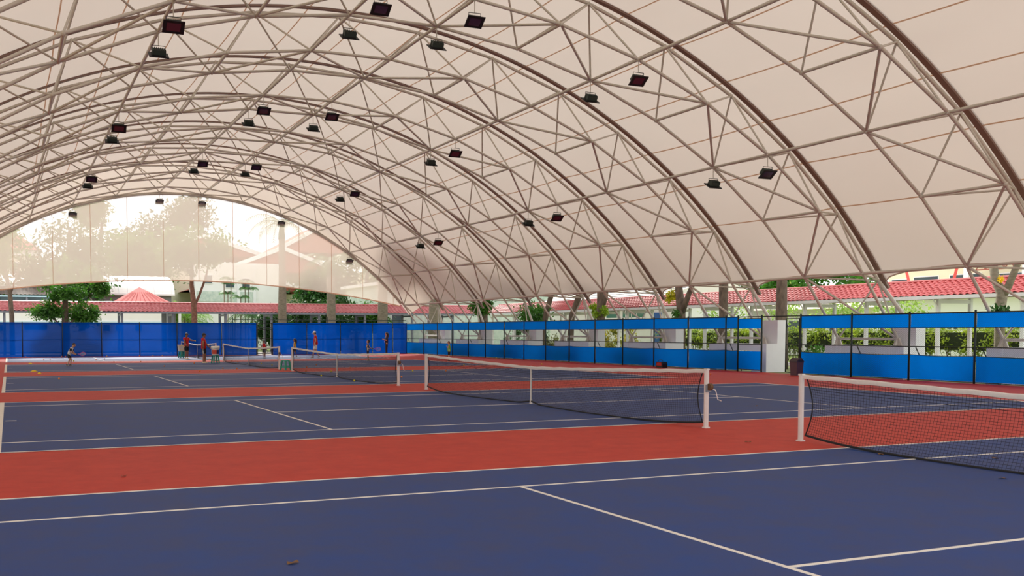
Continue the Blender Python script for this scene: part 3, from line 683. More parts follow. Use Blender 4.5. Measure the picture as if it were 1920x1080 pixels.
tree('shade_tree', 'straight mid-brown trunk between the forked tree and the gateway', 'tree', (23, 35.6, 0), [(0,.1,0),(0,.1,1.2),(0,0,2.6),(-.02,0,4.2),(0,0,6)], [.26,.24,.23,.24,.2], [((0,0,7.6),(1.5,1.5,.9))], 34, 3400, .26, m_leafd, m_bark)
t = tree('shade_tree', 'straight rough-barked trunk standing in the gateway opening', 'tree', (22.4, 30.8, 0), [(0,-.12,-.1),(0,-.1,1.2),(0,0,2.4),(.02,.02,4.2),(0,0,6.2)], [.27,.25,.27,.24,.2], [((0,0,7.6),(1.5,1.5,.9))], 34, 3400, .26, m_leafd, m_bark)
MB().path([(.27*math.cos(q*PI/6), -.03+.29*math.sin(q*PI/6), 2.02+.02*math.sin(q)) for q in range(13)], .045, 5).build('rope_band', m_black, t)
t = tree('shade_tree', 'forked pale trunk with yellow orchids at the right edge', 'tree', (23, 20.1, 0), [(0,.0,0),(0,.02,1.4),(0,.02,2.6),(0,-.05,3.2),(0,.25,3.7),(0,.5,5.2)], [.2,.18,.19,.2,.16,.12], [((0,0,7.6),(1.5,1.5,.9))], 30, 1600, .2, m_leaf, m_palmbark,
   branches=[([(0,-.02,3.0),(0,-.3,3.5),(.05,-.6,4.3),(.1,-.8,5.4)], [.15,.13,.11,.08])])
clump(t, 'orchid_flowers', (-.1,-.05,3.72), (.1,.12,.1), 90, .055, mat('orchid_yellow', (250,220,10), .6, trans=.3), .04)
clump(t, 'epiphyte', (-.22,-.12,2.45), (.12,.18,.25), 260, .12, m_leafd)
# hedge beyond the side walkway
def hedge(label, x, y0, y1, zt, n):
    T = thing('hedge', label, 'hedge', (x, (y0+y1)/2, 0)); L_ = y1-y0
    cl = np.stack([rng.uniform(-.55,.55,260), rng.uniform(-L_/2, L_/2, 260), .75+(zt-.95)*rng.random(260)**.8], 1)
    V, F = leaf_cloud(cl, (.16,.2,.16), n, .085); o = stuff_mesh('foliage', V, F, m_hedge, T); o['kind'] = 'stuff'
    MB().box(-.4, .4, -L_/2, L_/2, .85, zt-.3).build('shade_core', mat('hedge_shade', (40,52,24), .95), T)  # solid dark core, its colour stands in for shade inside the leaves
    pol = []
    for q in range(int(L_*7)):
        y = rng.uniform(-L_/2, L_/2); xx = rng.uniform(-.45, .45); pol.append([(xx, y, 0), (xx+rng.normal()*.05, y+rng.normal()*.08, .45), (xx+rng.normal()*.1, y+rng.normal()*.15, .95)])
    V, F = strands(np.array(pol), .016); o = stuff_mesh('stems', V, F, m_bark, T); o['kind'] = 'stuff'
m_hedge = mat('hedge_leaves', (178,196,60), .6, rgb2=(84,116,36), scale=1.6, trans=.35)
hedge('clipped yellow-green hedge behind the near stretch of the side walkway', 31.2, 22.0, 36.0, 2.0, 15000)
hedge('clipped hedge seen through the gateway and the middle fence bays', 31.2, 36.3, 51.5, 1.98, 13000)
def shrub(label, loc, rad, n, size, m):
    T = thing('shrub', label, 'shrub', loc); clump(T, 'foliage', (0,0,rad[2]*.95), rad, n, size, m, .18)
    MB().path([(0,0,0),(.03,.02,rad[2])], [.05,.02], 6).build('stem', m_bark, T)
shrub('low bush with pinkish flowers between the white piers', (30.0, 55.3, 0), (1.2,1.5,1.1), 1500, .12, mat('flowering_bush', (196,176,60), .6, rgb2=(96,128,50), scale=2, trans=.3))
shrub('round olive bush behind the fence left of the pier', (29.0, 63.0, 0), (.9,1.6,.75), 1400, .09, mat('olive_bush', (120,118,60), .6, rgb2=(70,84,40), scale=2, trans=.3))
shrub('dark green bush at the fence behind the small corner piers', (30.0, 69.5, 0), (1.5,2.4,1.3), 2200, .14, m_leafd)
shrub('small leafy shrub at the foot of the gateway trunk', (23.6, 30.0, 0), (.5,.7,.45), 700, .08, m_leaf)

# ------------------------------------------------------------------ buildings beyond the side walkway
def wins(parent, rects, plane, axis, d, m, o_, frame=None):
    """window panes with frames; rects along,z ; plane position"""
    for a0, a1, z0, z1 in rects:
        f = bxo(o_, plane-d, plane+.05, a0, a1, z0, z1) if axis == 'x' else bxo(o_, a0, a1, plane-d, plane+.05, z0, z1)
        fo = f.build('window', frame or m_fascia, parent)
        g = bxo(o_, plane-d-.02, plane-d+.01, a0+.07, a1-.07, z0+.07, z1-.07) if axis == 'x' else bxo(o_, a0+.07, a1-.07, plane-d-.02, plane-d+.01, z0+.07, z1-.07)
        g.build('pane', m, fo)
O3 = Vector((58, 45, 0))
b1 = thing('school_building', 'cream building with red struts and lattice balconies above the walkway roof', 'building', O3)
bxo(O3, 55, 66, 22, 53.6, 0, 9.5).build('wall', m_cream, b1)
wins(b1, [(51.6,53.3,4.5,6.0),(48.9,51.2,4.6,6.1),(45.3,48.0,4.6,6.1),(41.5,44.4,4.5,6.0),(36,40,4.5,6.0)], 55, 'x', .05, m_win, O3)
for y, tilt in ((52.9, .55), (50.0, .7), (46.9, -.6), (41.2, -.5), (39.8, -.6)):
    MB().path([(53.6-O3.x, y-O3.y, 4.2), (53.6-O3.x, y-O3.y+tilt*1.6, 7.8)], .13, 4).build('strut', m_redp, b1)
for y in (45.4, 40.9): bxo(O3, 53.4, 53.7, y-.18, y+.18, 0, 9).build('column', m_fascia, b1)
def lattice(y0, y1, z0, z1):
    for z in (z0, z1): bxo(O3, 53.9, 53.98, y0, y1, z-.05, z+.05).build('lattice_rail', m_lat, b1)
    n = int((y1-y0)/.75); s = (y1-y0)/n
    for q in range(n):
        a, c = y0+q*s-O3.y, y0+(q+1)*s-O3.y
        MB().path([(53.94-O3.x, a, z0), (53.94-O3.x, c, z1)], .04, 4).path([(53.94-O3.x, a, z1), (53.94-O3.x, c, z0)], .04, 4).path([(53.94-O3.x, a, z0), (53.94-O3.x, a, z1)], .035, 4).build('lattice_cross', m_lat, b1)
m_lat = mat('brown_red_lattice', (150,84,70), .6)
lattice(42.0, 45.0, 6.25, 7.25); lattice(34.5, 40.6, 6.3, 7.4)
bxo(O3, 53.3, 66, 21, 54, 9.5, 9.9).build('roof_slab', m_fascia, b1)
O4 = Vector((44, 40, 0))
b2 = thing('low_building', 'low white building with a louvred strip behind the hedge', 'building', O4)
bxo(O4, 42, 50, 20, 41.5, 0, 4.1).build('wall', m_white, b2)
bxo(O4, 41.2, 50.5, 19.5, 42, 4.1, 4.3).build('roof_slab', m_fascia, b2)
for q in range(14): bxo(O4, 41.95, 42.03, 34.0+q*.42, 34.22+q*.42, 1.9, 2.75).build('louvre', m_win, b2)
wins(b2, [(31.4,33.2,1.8,2.7),(28.6,30.6,1.8,2.7)], 42, 'x', .04, m_win, O4)
O5 = Vector((44, 52, 0))
b3 = thing('low_building', 'white garden wall building glimpsed behind the gateway trees', 'building', O5)
bxo(O5, 43, 52, 44, 62, 0, 3.4).build('wall', m_white, b3)
wins(b3, [(46,48,1.6,2.6),(50,52,1.6,2.6)], 43, 'x', .04, m_win, O5)
MB().prism([(42.2-O5.x,3.4),(47.5-O5.x,5.2),(52.8-O5.x,3.4)], 'y', 43.5-O5.y, 62.5-O5.y).build('roof', mat('pale_cream_roof', (246,232,212), .7), b3)
O6 = Vector((36, 61, 0))
b4 = thing('classroom_block', 'classroom block with green glazed windows under the walkway roof', 'building', O6)
bxo(O6, 34, 41, 54.2, 72, 0, 4.4).build('wall', m_white, b4)
wins(b4, [(61.3+0,62.9,2.0,3.7),(57.6,60.6,2.0,3.7),(63.8,65.4,2.0,3.7)], 34, 'x', .06, m_gwin, O6)
for y in (60.1, 58.6, 59.3): bxo(O6, 33.9, 33.96, y-.04, y+.04, 2.0, 3.7).build('mullion', m_fascia, b4)
bxo(O6, 33.9, 33.96, 57.6, 65.4, 2.78, 2.88).build('transom', m_fascia, b4)
bxo(O6, 33.9, 34.02, 55.6, 56.6, .1, 3.2).build('door', mat('blue_notice', (40,90,160), .6), b4)
MB().prism([(33.2-O6.x,4.4),(37.5-O6.x,6.0),(41.8-O6.x,4.4)], 'y', 53.6-O6.y, 72.5-O6.y).build('roof', mat('pale_roof', (226,222,212), .7), b4)
for q in range(6): bxo(O6, 33.4+q*.6, 33.5+q*.6, 53.6, 72.5, 4.55+q*.22, 4.6+q*.22).build('roof_seam', m_grey, b4)
O7 = Vector((29.5, 80, 0))
b5 = thing('corner_building', 'pale terrazzo-clad building behind the corner of the two walkways', 'building', O7)
bxo(O7, 21.0, 40, 82, 92, 0, 6.2).build('wall', m_mural, b5)
wins(b5, [(22.3,23.4,2.0,3.6),(26.0,27.2,1.6,3.5)], 82, 'y', .06, m_win, O7)
bxo(O7, 20.6, 40.4, 81.6, 92.4, 6.2, 6.5).build('roof_slab', m_fascia, b5)

# ------------------------------------------------------------------ buildings beyond the far walkway
def hip(parent, o_, x0, x1, y0, y1, ze, zr, m, ov=0., name='roof'):
    xm0, xm1 = x0+(y1-y0)/2*.9, x1-(y1-y0)/2*.9
    if xm0 > xm1: xm0 = xm1 = (x0+x1)/2
    ym = (y0+y1)/2
    P = [(x0,y0,ze),(x1,y0,ze),(x1,y1,ze),(x0,y1,ze),(xm0,ym,zr),(xm1,ym,zr)]
    return MB().add([(a-o_.x,b-o_.y,c) for a,b,c in P], [(0,1,5,4),(1,2,5),(2,3,4,5),(3,0,4),(3,2,1,0)]).build(name, m, parent)
m_rtile = mat('salmon_tile', (172,82,80), .7, rgb2=(186,100,96), scale=1.2, spec=.1)
def wavy_roof(name, m): return m
# long low white block with strip windows just behind the far walkway
O8 = Vector((-8, 86, 0))
b6 = thing('long_low_building', 'long low white building with strip windows behind the far fence', 'building', O8)
bxo(O8, -24, 1.2, 86, 90, 0, 3.9).build('wall', m_white, b6)
bxo(O8, -24, 1.2, 85.9, 86, 2.6, 2.72).build('wall_band', mat('pale_blue_band', (198,222,228), .6), b6)
wins(b6, [(-10.6,-8.6,1.9,2.55),(-13.2,-12.2,1.8,2.45),(-6.1,-5.4,1.8,2.5),(-4.0,-3.3,1.8,2.5),(-2.9,-2.3,1.8,2.5),(-1.2,-.5,1.8,2.5)], 86, 'y', .05, m_win, O8)
O9 = Vector((-14, 92, 0))
b7 = thing('shed_building', 'dark rusty corrugated roofed shed at the far left', 'building', O9)
MB().strip([[(x-O9.x, 91-O9.y+q*3.6, 5.2+q*.9+.06*(i % 2)) for i, x in enumerate(np.arange(-26, -7.9, .18))] for q in (0, 1)]).build('corrugated_roof', mat('rusty_corrugated', (96,78,66), .8, rgb2=(60,50,46), scale=2, stretch=(4,.3,1)), b7)
bxo(O9, -26, -8, 91.5, 94.5, 0, 5.1).build('wall', mat('grey_teal_wall', (96,116,120), .7), b7)
bxo(O9, -26, -7.6, 91.2, 91.4, 4.5, 4.62).build('gutter', mat('pale_teal_gutter', (180,214,220), .5), b7)
bxo(O9, -26, -7.6, 90.9, 91.1, 5.0, 5.12).build('gutter', mat('pale_teal_gutter', (180,214,220), .5), b7)
for x in (-12.6, -10.2): MB().path([(x-O9.x, -.9, 0), (x-O9.x, -.9, 5.1)], .1, 6).build('column', m_grey, b7)
# white barrel-roofed hall
O10 = Vector((-2, 105, 0))
b8 = thing('barrel_roof_hall', 'hall with a broad white barrel roof behind the salmon hip roof', 'building', O10)
rows = []
for q in range(9):
    a = q/8*PI/2; rows.append([(x-O10.x, 100-O10.y+7*(1-math.cos(a)), 5.75+2.2*math.sin(a)) for x in np.linspace(-24, 4.6, 30)])
MB().strip(rows).build('barrel_roof', mat('white_ribbed_metal', (240,238,232), .5, var=.05, scale=1, stretch=(8,.2,.2)), b8, True)
for x in np.arange(-23.6, 4.5, .9): MB().path([(x-O10.x, 100-O10.y+7*(1-math.cos(q/8*PI/2)), 5.78+2.2*math.sin(q/8*PI/2)) for q in range(9)], .03, 4).build('roof_rib', m_fascia, b8)
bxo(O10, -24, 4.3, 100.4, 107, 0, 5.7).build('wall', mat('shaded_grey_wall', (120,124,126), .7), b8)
bxo(O10, -24, 4.6, 99.9, 100.3, 5.6, 5.78).build('gutter', m_fascia, b8)
for x in (-5.2, -3.9, -3.1): bxo(O10, x-.12, x+.12, 100.1, 100.35, 0, 5.6).build('column', m_fascia, b8)
bxo(O10, -4.8, -4.1, 100.3, 100.38, 4.7, 5.3).build('screen', mat('blue_screen', (150,200,235), .4), b8)
for q in range(5): bxo(O10, -3.0+q*.24, -2.92+q*.24, 100.1, 100.2, 3.9, 4.9).build('baluster', m_fascia, b8)
bxo(O10, -3.1, -1.8, 100.1, 100.2, 4.9, 5.0).build('handrail', m_fascia, b8)
# salmon hip roof pavilion
O11 = Vector((.1, 93, 0))
b9 = thing('hip_roof_pavilion', 'pavilion with a salmon tiled hip roof in front of the white hall', 'building', O11)
hip(b9, O11, -3.6, 3.8, 88.5, 97.5, 3.9, 6.15, m_rtile)
for q in range(10):    # tile ribs down the front slope
    x = -3.0+q*.68; zt = 3.9+2.25*(1-abs(x-.1)/3.7)
    MB().path([(x-O11.x, 88.5-O11.y, 3.95), ((.1+(x-.1)*.25)-O11.x, 88.5-O11.y+4.5*.75, 3.95+2.25*.75)], .02, 4).build('tile_rib', m_rtile, b9)
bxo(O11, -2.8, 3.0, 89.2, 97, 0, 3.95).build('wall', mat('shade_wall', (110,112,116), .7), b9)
for x in (.9, 2.2, 3.3): bxo(O11, x-.12, x+.12, 88.7, 88.95, 0, 3.9).build('column', m_fascia, b9)
# white two-storey block
O12 = Vector((11, 110, 0))
b10 = thing('white_block', 'white two-storey block with framed windows and a mosaic band', 'building', O12)
bxo(O12, 7.6, 17.5, 105, 107.6, 0, 9.6).build('wall', m_white, b10)
bxo(O12, 7.8, 14.3, 104.94, 105, 5.2, 6.35).build('mosaic_band', m_mural, b10)
wins(b10, [(11.0,12.1,6.75,7.5),(12.9,13.9,6.65,7.9),(8.6,9.6,7.2,8.2)], 105, 'y', .06, m_win, O12)
for x in (12.5, 14.35): bxo(O12, x-.16, x+.16, 104.7, 105, 0, 9.4).build('pilaster', m_fascia, b10)
# big tiled roofs behind the mesh
O13 = Vector((18, 120, 0))
b11 = thing('gabled_house', 'large house with stacked tiled gable roofs seen through the mesh screen', 'building', O13)
m_bt = mat('faded_tile', (168,100,88), .8, rgb2=(150,84,74), scale=1, spec=.1)
bxo(O13, 6, 36, 116, 126, 0, 9.5).build('wall', m_cream, b11)
def gable(x0, xm, x1, y0, y1, ze, zr):
    MB().add([(x0-O13.x,y0-O13.y,ze),(xm-O13.x,y0-O13.y,zr),(x1-O13.x,y0-O13.y,ze),(x0-O13.x,y1-O13.y,ze),(xm-O13.x,y1-O13.y,zr),(x1-O13.x,y1-O13.y,ze)], [(0,1,4,3),(1,2,5,4),(0,2,1),(3,4,5)]).build('roof', m_bt, b11)
    for a, b, za, zb in ((x0, xm, ze, zr), (xm, x1, zr, ze)):
        MB().add([(a-O13.x,y0-.3-O13.y,za-.25),(b-O13.x,y0-.3-O13.y,zb-.25),(b-O13.x,y0-.3-O13.y,zb+.25),(a-O13.x,y0-.3-O13.y,za+.25),(a-O13.x,y0-O13.y,za-.25),(b-O13.x,y0-O13.y,zb-.25),(b-O13.x,y0-O13.y,zb+.25),(a-O13.x,y0-O13.y,za+.25)],
                 [(0,1,2,3),(7,6,5,4),(0,3,7,4),(1,5,6,2),(3,2,6,7),(0,4,5,1)]).build('barge_board', m_fascia, b11)
gable(11.5, 19.3, 27.5, 111, 122, 9.0, 12.0)
gable(19.0, 26.0, 40.0, 114, 126, 11.8, 15.6)
gable(3.0, 10.5, 19.0, 116, 126, 11.2, 13.6)
gable(7.5, 14.5, 22.0, 108, 116, 6.6, 9.0)
O14 = Vector((-14, 118, 0))
b12 = thing('tiled_house', 'house with a salmon tiled roof behind the mesh at the far left', 'building', O14)
bxo(O14, -24, -8.8, 112, 122, 0, 11).build('wall', m_cream, b12); hip(b12, O14, -25, -8.2, 111, 123, 10.9, 15.0, m_rtile)
bxo(O14, -24, -8.6, 111.7, 112, 10.3, 10.9).build('fascia', m_fascia, b12)
wins(b12, [(-11.6,-10.6,8.2,9.6),(-13.6,-12.6,8.2,9.6)], 112, 'y', .06, m_win, O14)

# ------------------------------------------------------------------ trees beyond the far fence
m_bark2 = mat('reddish_bark', (146,104,84), .85, rgb2=(98,66,54), scale=5, bump=.5, bscale=14)
tree('broad_leaf_tree', 'bright green bushy tree standing just behind the blue fence at left', 'tree', (-7.95, 71.2, 0), [(0,0,0),(0,0,1.6),(.05,0,2.6),(.1,0,4.2),(0,0,6)], [.3,.26,.24,.18,.1],
     [((.2,0,3.9),(1.5,1.4,1.3)), ((-1.3,0,3.3),(1.0,.8,.4)), ((1.5,0,3.0),(1.0,.8,.7)), ((.3,0,5.6),(2.2,2.2,1.6)), ((2.6,0,5.0),(.45,.4,.4))], 26, 9000, .13, m_leaf, m_bark, branches=[([(0,0,2.0),(-.9,0,2.9),(-1.9,0,3.4)], [.1,.06,.03]), ([(0,0,2.1),(.8,0,2.8),(1.6,0,3.2)], [.1,.06,.03])], spread=.22)
tree('street_tree', 'slim grey trunk rising through the far walkway roof at the left edge', 'tree', (-11.55, 74.4, 0), [(0,0,0),(0,0,3),(-.1,0,4.6),(-.4,0,6.5),(-.5,0,8.5)], [.2,.18,.17,.14,.1], [((-.5,0,8.2),(1.6,1.6,1.8))], 24, 3000, .16, m_leaf, m_bark, branches=[([(-.1,0,4.6),(.4,0,6),(.8,0,7.6)], [.11,.08,.05])])
tree('street_tree', 'reddish forked trunk growing through the far walkway roof', 'tree', (2.25, 74.75, 0), [(0,0,0),(0,0,3.2),(-.05,0,4.2),(-.2,0,5.6),(-.15,0,7.4)], [.27,.24,.22,.18,.12], [((.1,0,8.4),(2.6,2.4,1.7))], 40, 5200, .16, m_leaf, m_bark2, branches=[([(0,0,3.9),(.35,0,4.6),(.95,0,6.2),(1.3,0,7.8)], [.13,.11,.09,.06])])
palm('tall palm with a smooth grey trunk in front of the mesh-screened roofs', (9.6, 74.75, 0), 9.6, .37, .27, 15, 3.4)
palm('grey double-looking palm trunk right of the tall one', (13.9, 74.75, 0), 6.6, .42, .36, 13, 3.0)
palm('stout grey palm trunk near the right end of the mesh screen', (18.65, 74.75, 0), 6.4, .46, .42, 13, 3.0)
for q, (x, y, h, lab) in enumerate([(9.2, 84, 3.2, 'bushy young palm left of the tall grey palm'), (12.6, 86, 3.6, 'arching young palm between the grey palm trunks'), (16.2, 84.5, 2.6, 'low spreading palm right of the second trunk')]):
    palm(lab, (x, y, 0), h, .12, .1, 16, 3.4, crownshaft=False)
T = thing('palm_tree', 'yellow-green areca palm clump beside the salmon hip roof', 'palm', (4.1, 92, 0)); b = MB()
for q in range(46):
    a = q*2.399; frond_geo(b, (math.cos(a)*.5, math.sin(a)*.5, 2.6+1.2*random.random()), a, 1.25-.9*random.random(), 2.3+random.random(), 1.7, leafl=.8)
b.build('fronds', mat('areca_frond', (150,190,70), .5, rgb2=(96,146,60), scale=1.5, trans=.4), T)
for q in range(7): MB().path([(math.cos(q)*.5, math.sin(q)*.5, 0), (math.cos(q)*.5, math.sin(q)*.6, 3.2)], .06, 6).build('stem', m_palmbark, T)
def bamboo(label, x, y, hs):
    T = thing('slender_palm', label, 'palm', (x, y, 0))
    for q, (dx, h) in enumerate(hs): MB().path([(dx, 0, 0), (dx+.05*q, .05, h)], .045, 5).build('stem', m_palmbark, T)
    b = MB()
    for q in range(18): frond_geo(b, (hs[q % len(hs)][0], 0, hs[q % len(hs)][1]-.2), q*2.4, .8, 1.1, 1.8, leafl=.5)
    b.build('fronds', m_frond, T)
bamboo('slender cane palms in front of the white block windows', 6.6, 84, [(0,6.4),(.3,5.5),(.55,6.8),(.9,4.4),(1.4,4.2)])
bamboo('leaning cane palms at the right corner of the white block', 9.0, 86, [(0,6.6),(.3,6.0),(-.5,5.2)])
def bigtree(label, x, y, crown, n, size, m, h):
    tree('tall_tree', label, 'tree', (x, y, 0), [(0,0,0),(.1,0,h*.4),(0,0,h*.75),(.2,0,h)], [.5,.42,.3,.15], crown, 40, n, size, m, m_bark, group='tall trees beyond the far buildings', spread=.75)
bigtree('big dark tree behind the mesh at left, reaching the arch', -6.2, 97.4, [((0,0,9.6),(2.6,2.0,3.4)),((1.0,0,6.5),(2.5,2,1.8)),((-2.8,0,7.0),(1.6,1.5,1.8))], 7000, .26, m_leafd, 12)
bigtree('tree with thin crown left of centre behind the mesh', -1.4, 118, [((.6,0,11.2),(3.2,2.5,3.2)),((-1.2,0,16.4),(1.3,1.2,1.9))], 4600, .28, m_leaf, 15)
bigtree('wide tree in the middle behind the mesh', 7.6, 134, [((.6,0,14.6),(3.8,3,3.2)),((4.4,0,18.4),(3.0,2.4,2.8)),((-3.8,0,12.8),(2.9,2.6,2.6))], 9000, .3, m_leafd, 17)
bigtree('dense garden tree behind the right end of the mesh screen', 25.5, 98, [((0,0,7.6),(6.0,3,3.4)),((-5,0,6.5),(3.0,2.4,2.0))], 8000, .26, m_leafd, 9)
bigtree('low rounded tree right of centre behind the mesh', 17.0, 140, [((0,0,12.0),(4.4,3,4.0))], 4200, .34, m_leaf, 13)
bigtree('round tree in front of the white hall behind the mesh', -14.2, 97.4, [((0,0,8.5),(2.4,2.0,3.0))], 3600, .26, m_leaf, 9)
bigtree('broad tree filling the mesh between hall roof and big house', 2.6, 111.6, [((0,0,9.6),(3.3,2.3,3.0))], 4600, .28, m_leaf, 12)
for q, (x, y, z, r_, lab) in enumerate([(13.0, 82.5, 2.6, 1.9, 'dark broadleaf behind the double-looking palm'), (16.8, 81, 3.0, 2.0, 'dense dark tree behind the far walkway right of centre'), (19.6, 80.4, 2.7, 1.3, 'bright broadleaf plant left of the terrazzo building'), (10.2, 80.5, 2.2, 1.5, 'dark shrubbery under the tall palm')]):
    tree('broad_leaf_tree', lab, 'tree', (x, y, 0), [(0,0,0),(0,0,z)], [.14,.08], [((0,0,z+.2),(r_,1.2,r_*.95))], 26, 3400, .17, (m_leafd, m_leafd, m_leaf, m_leafd)[q], m_bark, group='garden trees behind the far walkway')
for q, (x, y, h, lab) in enumerate([(35.5, 50.5, 3.0, 'small airy tree behind the hedge, left of the gateway'), (36, 45.0, 3.2, 'airy garden tree seen above the fence by the gateway'), (36.5, 40.5, 2.9, 'airy garden tree right of the gateway trunk'), (37, 36.6, 3.0, 'pale-leaved garden tree in front of the low white building')]):
    tree('garden_tree', lab, 'tree', (x, y, 0), [(0,0,0),(.1,.1,1.5),(0,0,h)], [.13,.1,.05], [((0,0,h+.2),(1.5,1.7,1.1))], 20, 650, .12, m_leafp, m_bark, branches=[([(.05,0,1.5),(.1,.6,2.4),(0,1.1,3.0)], [.06,.04,.02])], group='garden trees behind the hedge', spread=.3)
# distant trees beyond the side buildings
for q, (x, y, h, r_, lab) in enumerate([(64, 80, 6.5, 5.5, 'dense distant tree above the walkway left of the cream building'), (60, 66, 6.2, 5.0, 'distant tree touching the cream building'), (46, 70, 5.2, 3.0, 'dark tree above the walkway roof between the trunks'), (46, 80, 4.6, 3.6, 'bright distant tree at the far end of the side walkway'), (46, 94, 5.2, 4.5, 'green distant tree behind the classroom block'), (62, 97, 6.5, 6.0, 'green backdrop tree behind the side walkway')]):
    tree('distant_tree', lab, 'tree', (x, y, 0), [(0,0,0),(0,0,h)], [.35,.2], [((0,0,h+.4),(r_,r_,r_*.62))], 40, 4600, .3, (m_leaf, m_leaf, m_leafd, m_leaf, m_leaf, m_leaf)[q], m_bark, group='distant trees beyond the side walkway', spread=.6)

# ------------------------------------------------------------------ people
def skin_geo(V, E, root):
    """V: list of (pos, radius or (rx, ry)); grown with Skin + Subdivision -> verts, faces"""
    me = bpy.data.meshes.new('tmp'); me.from_pydata([v[0] for v in V], E, []); o = bpy.data.objects.new('tmp', me); COL.objects.link(o)
    o.modifiers.new('s', 'SKIN'); sv = me.skin_vertices[0].data
    for i, v in enumerate(V): r = v[1]; sv[i].radius = (r, r) if not isinstance(r, tuple) else r; sv[i].use_root = (i == root)
    sm = o.modifiers.new('u', 'SUBSURF'); sm.levels = 2
    dg = bpy.context.evaluated_depsgraph_get(); dg.update(); ev = o.evaluated_get(dg); m2 = ev.to_mesh()
    vs_ = [tuple(v.co) for v in m2.vertices]; fs_ = [tuple(p.vertices) for p in m2.polygons]
    ev.to_mesh_clear(); bpy.data.objects.remove(o); bpy.data.meshes.remove(me); return vs_, fs_
J0 = dict(pel=(0,0,.50), bel=(0,0,.60), che=(0,0,.71), nec=(0,0,.82), hb=(.01,0,.875), ht=(.012,0,.94),
  sL=(0,.095,.785), eL=(-.01,.125,.63), wL=(.03,.13,.49), sR=(0,-.095,.785), eR=(-.01,-.125,.63), wR=(.03,-.13,.49),
  hL=(0,.048,.47), kL=(.012,.052,.27), aL=(0,.055,.045), hR=(0,-.048,.47), kR=(.012,-.052,.27), aR=(0,-.055,.045))
def person(label, loc, heading, H, pose, shirt, bottoms, skinm, hairm, shoe, bottom_to=.0, sleeve=.55, child=False, hair='short', cap=None, girth=1., extra=None, group='people on the far courts'):
    J = {k: Vector(v)*H for k, v in {**J0, **pose}.items()}
    g = H*girth; hd = H*(1.22 if child else 1.)
    r = dict(pel=.055, bel=.06, che=.072, nec=.032, sL=.038, eL=.026, wL=.02, hL=.04, kL=.034, aL=.024)
    K = ['pel','bel','che','nec','hb','ht','sL','eL','wL','sR','eR','wR','hL','kL','aL','hR','kR','aR']
    def rad(k):
        if k == 'hb': return .043*hd
        if k == 'ht': return .054*hd
        return r.get(k, r.get(k.replace('R', 'L'), .03))*g
    V = [(J[k], rad(k)) for k in K]; ix = {k: i for i, k in enumerate(K)}
    Ed = [('pel','bel'),('bel','che'),('che','nec'),('nec','hb'),('hb','ht'),('che','sL'),('sL','eL'),('eL','wL'),('che','sR'),('sR','eR'),('eR','wR'),('pel','hL'),('hL','kL'),('kL','aL'),('pel','hR'),('hR','kR'),('kR','aR')]
    vs_, fs_ = skin_geo(V, [(ix[a], ix[b]) for a, b in Ed], 0)
    b = MB(); b.add(vs_, fs_)
    face = Vector((1, 0, 0)); hc = (J['hb']+J['ht'])/2; hdir = (J['ht']-J['hb']).normalized(); fx = (face-hdir*face.dot(hdir)).normalized(); fy = hdir.cross(fx)
    R_ = Matrix((fx, fy, hdir)).transposed().to_4x4(); R_.translation = hc
    hb_ = MB().ell((.004*hd, 0, .008*hd), (.054*hd, .046*hd, .066*hd), 14, 10)                                          # skull, jaw, nose, ears
    hb_.ell((.018*hd, 0, -.03*hd), (.036*hd, .034*hd, .034*hd), 10, 7)
    hb_.path([(.05*hd,0,.016*hd), (.066*hd,0,-.008*hd), (.05*hd,0,-.014*hd)], [.005*hd,.009*hd,.008*hd], 6)
    for s in (-1, 1): hb_.ell((-.004*hd, s*.047*hd, 0), (.011*hd, .006*hd, .018*hd), 6, 4)
    b.add([R_ @ Vector(v) for v in hb_.v], hb_.f)
    for s, e, w in (('L','eL','wL'), ('R','eR','wR')):                                                                  # hands with five fingers
        d = (J[w]-J[e]).normalized(); sd_ = d.cross(Vector((1, 0, 0)) if abs(d.x) < .8 else Vector((0, 0, 1))).normalized(); nr_ = d.cross(sd_)
        c = J[w]+d*.03*H
        b.path([J[w], c, c+d*.025*H], [.014*H, .02*H, .016*H], 6)
        for q in range(4):
            p0 = c+d*.02*H+sd_*(q-1.5)*.009*H; ln_ = (.03, .036, .034, .026)[q]*H
            b.path([p0, p0+d*ln_*.5+nr_*.004*H, p0+d*ln_*.85+nr_*.012*H], [.0055*H, .005*H, .004*H], 4)
        p0 = J[w]+d*.015*H-sd_*.016*H; b.path([p0, p0-sd_*.014*H+d*.012*H, p0-sd_*.016*H+d*.03*H], [.006*H, .006*H, .004*H], 4)
    P = b.build('person', skinm, None, True); P.location = loc; P.rotation_euler.z = heading
    tag(P, label, 'person', group)
    # shirt with sleeves
    mix = lambda a, c, t: J[a].lerp(J[c], t)
    V = [(J['pel']-Vector((0,0,.035*H)), .084*g), (J['bel'], .08*g), (J['che'], .089*g), (mix('che','nec',.8), .05*g), (J['sL'], .047*g), (mix('sL','eL',sleeve), .042*g), (J['sR'], .047*g), (mix('sR','eR',sleeve), .042*g)]
    v2, f2 = skin_geo(V, [(0,1),(1,2),(2,3),(2,4),(4,5),(2,6),(6,7)], 1); MB().add(v2, f2).build('shirt', shirt, P, True)
    # shorts or trousers
    kn = lambda s: mix('h'+s, 'k'+s, 1-bottom_to) if bottom_to >= 0 else mix('k'+s, 'a'+s, .9)
    V = [(J['pel']-Vector((0,0,.005*H)), .076*g), (J['pel'].lerp(J['bel'], .45), .07*g)]; Eb = [(0, 1)]
    for s in 'LR':
        i = len(V); V.append((J['h'+s], .062*g)); Eb.append((0, i))
        if bottom_to >= 0: V.append((kn(s), .052*g)); Eb.append((i, i+1))
        else: V.append((J['k'+s], .043*g)); V.append((mix('k'+s,'a'+s,.95), .034*g)); Eb += [(i, i+1), (i+1, i+2)]
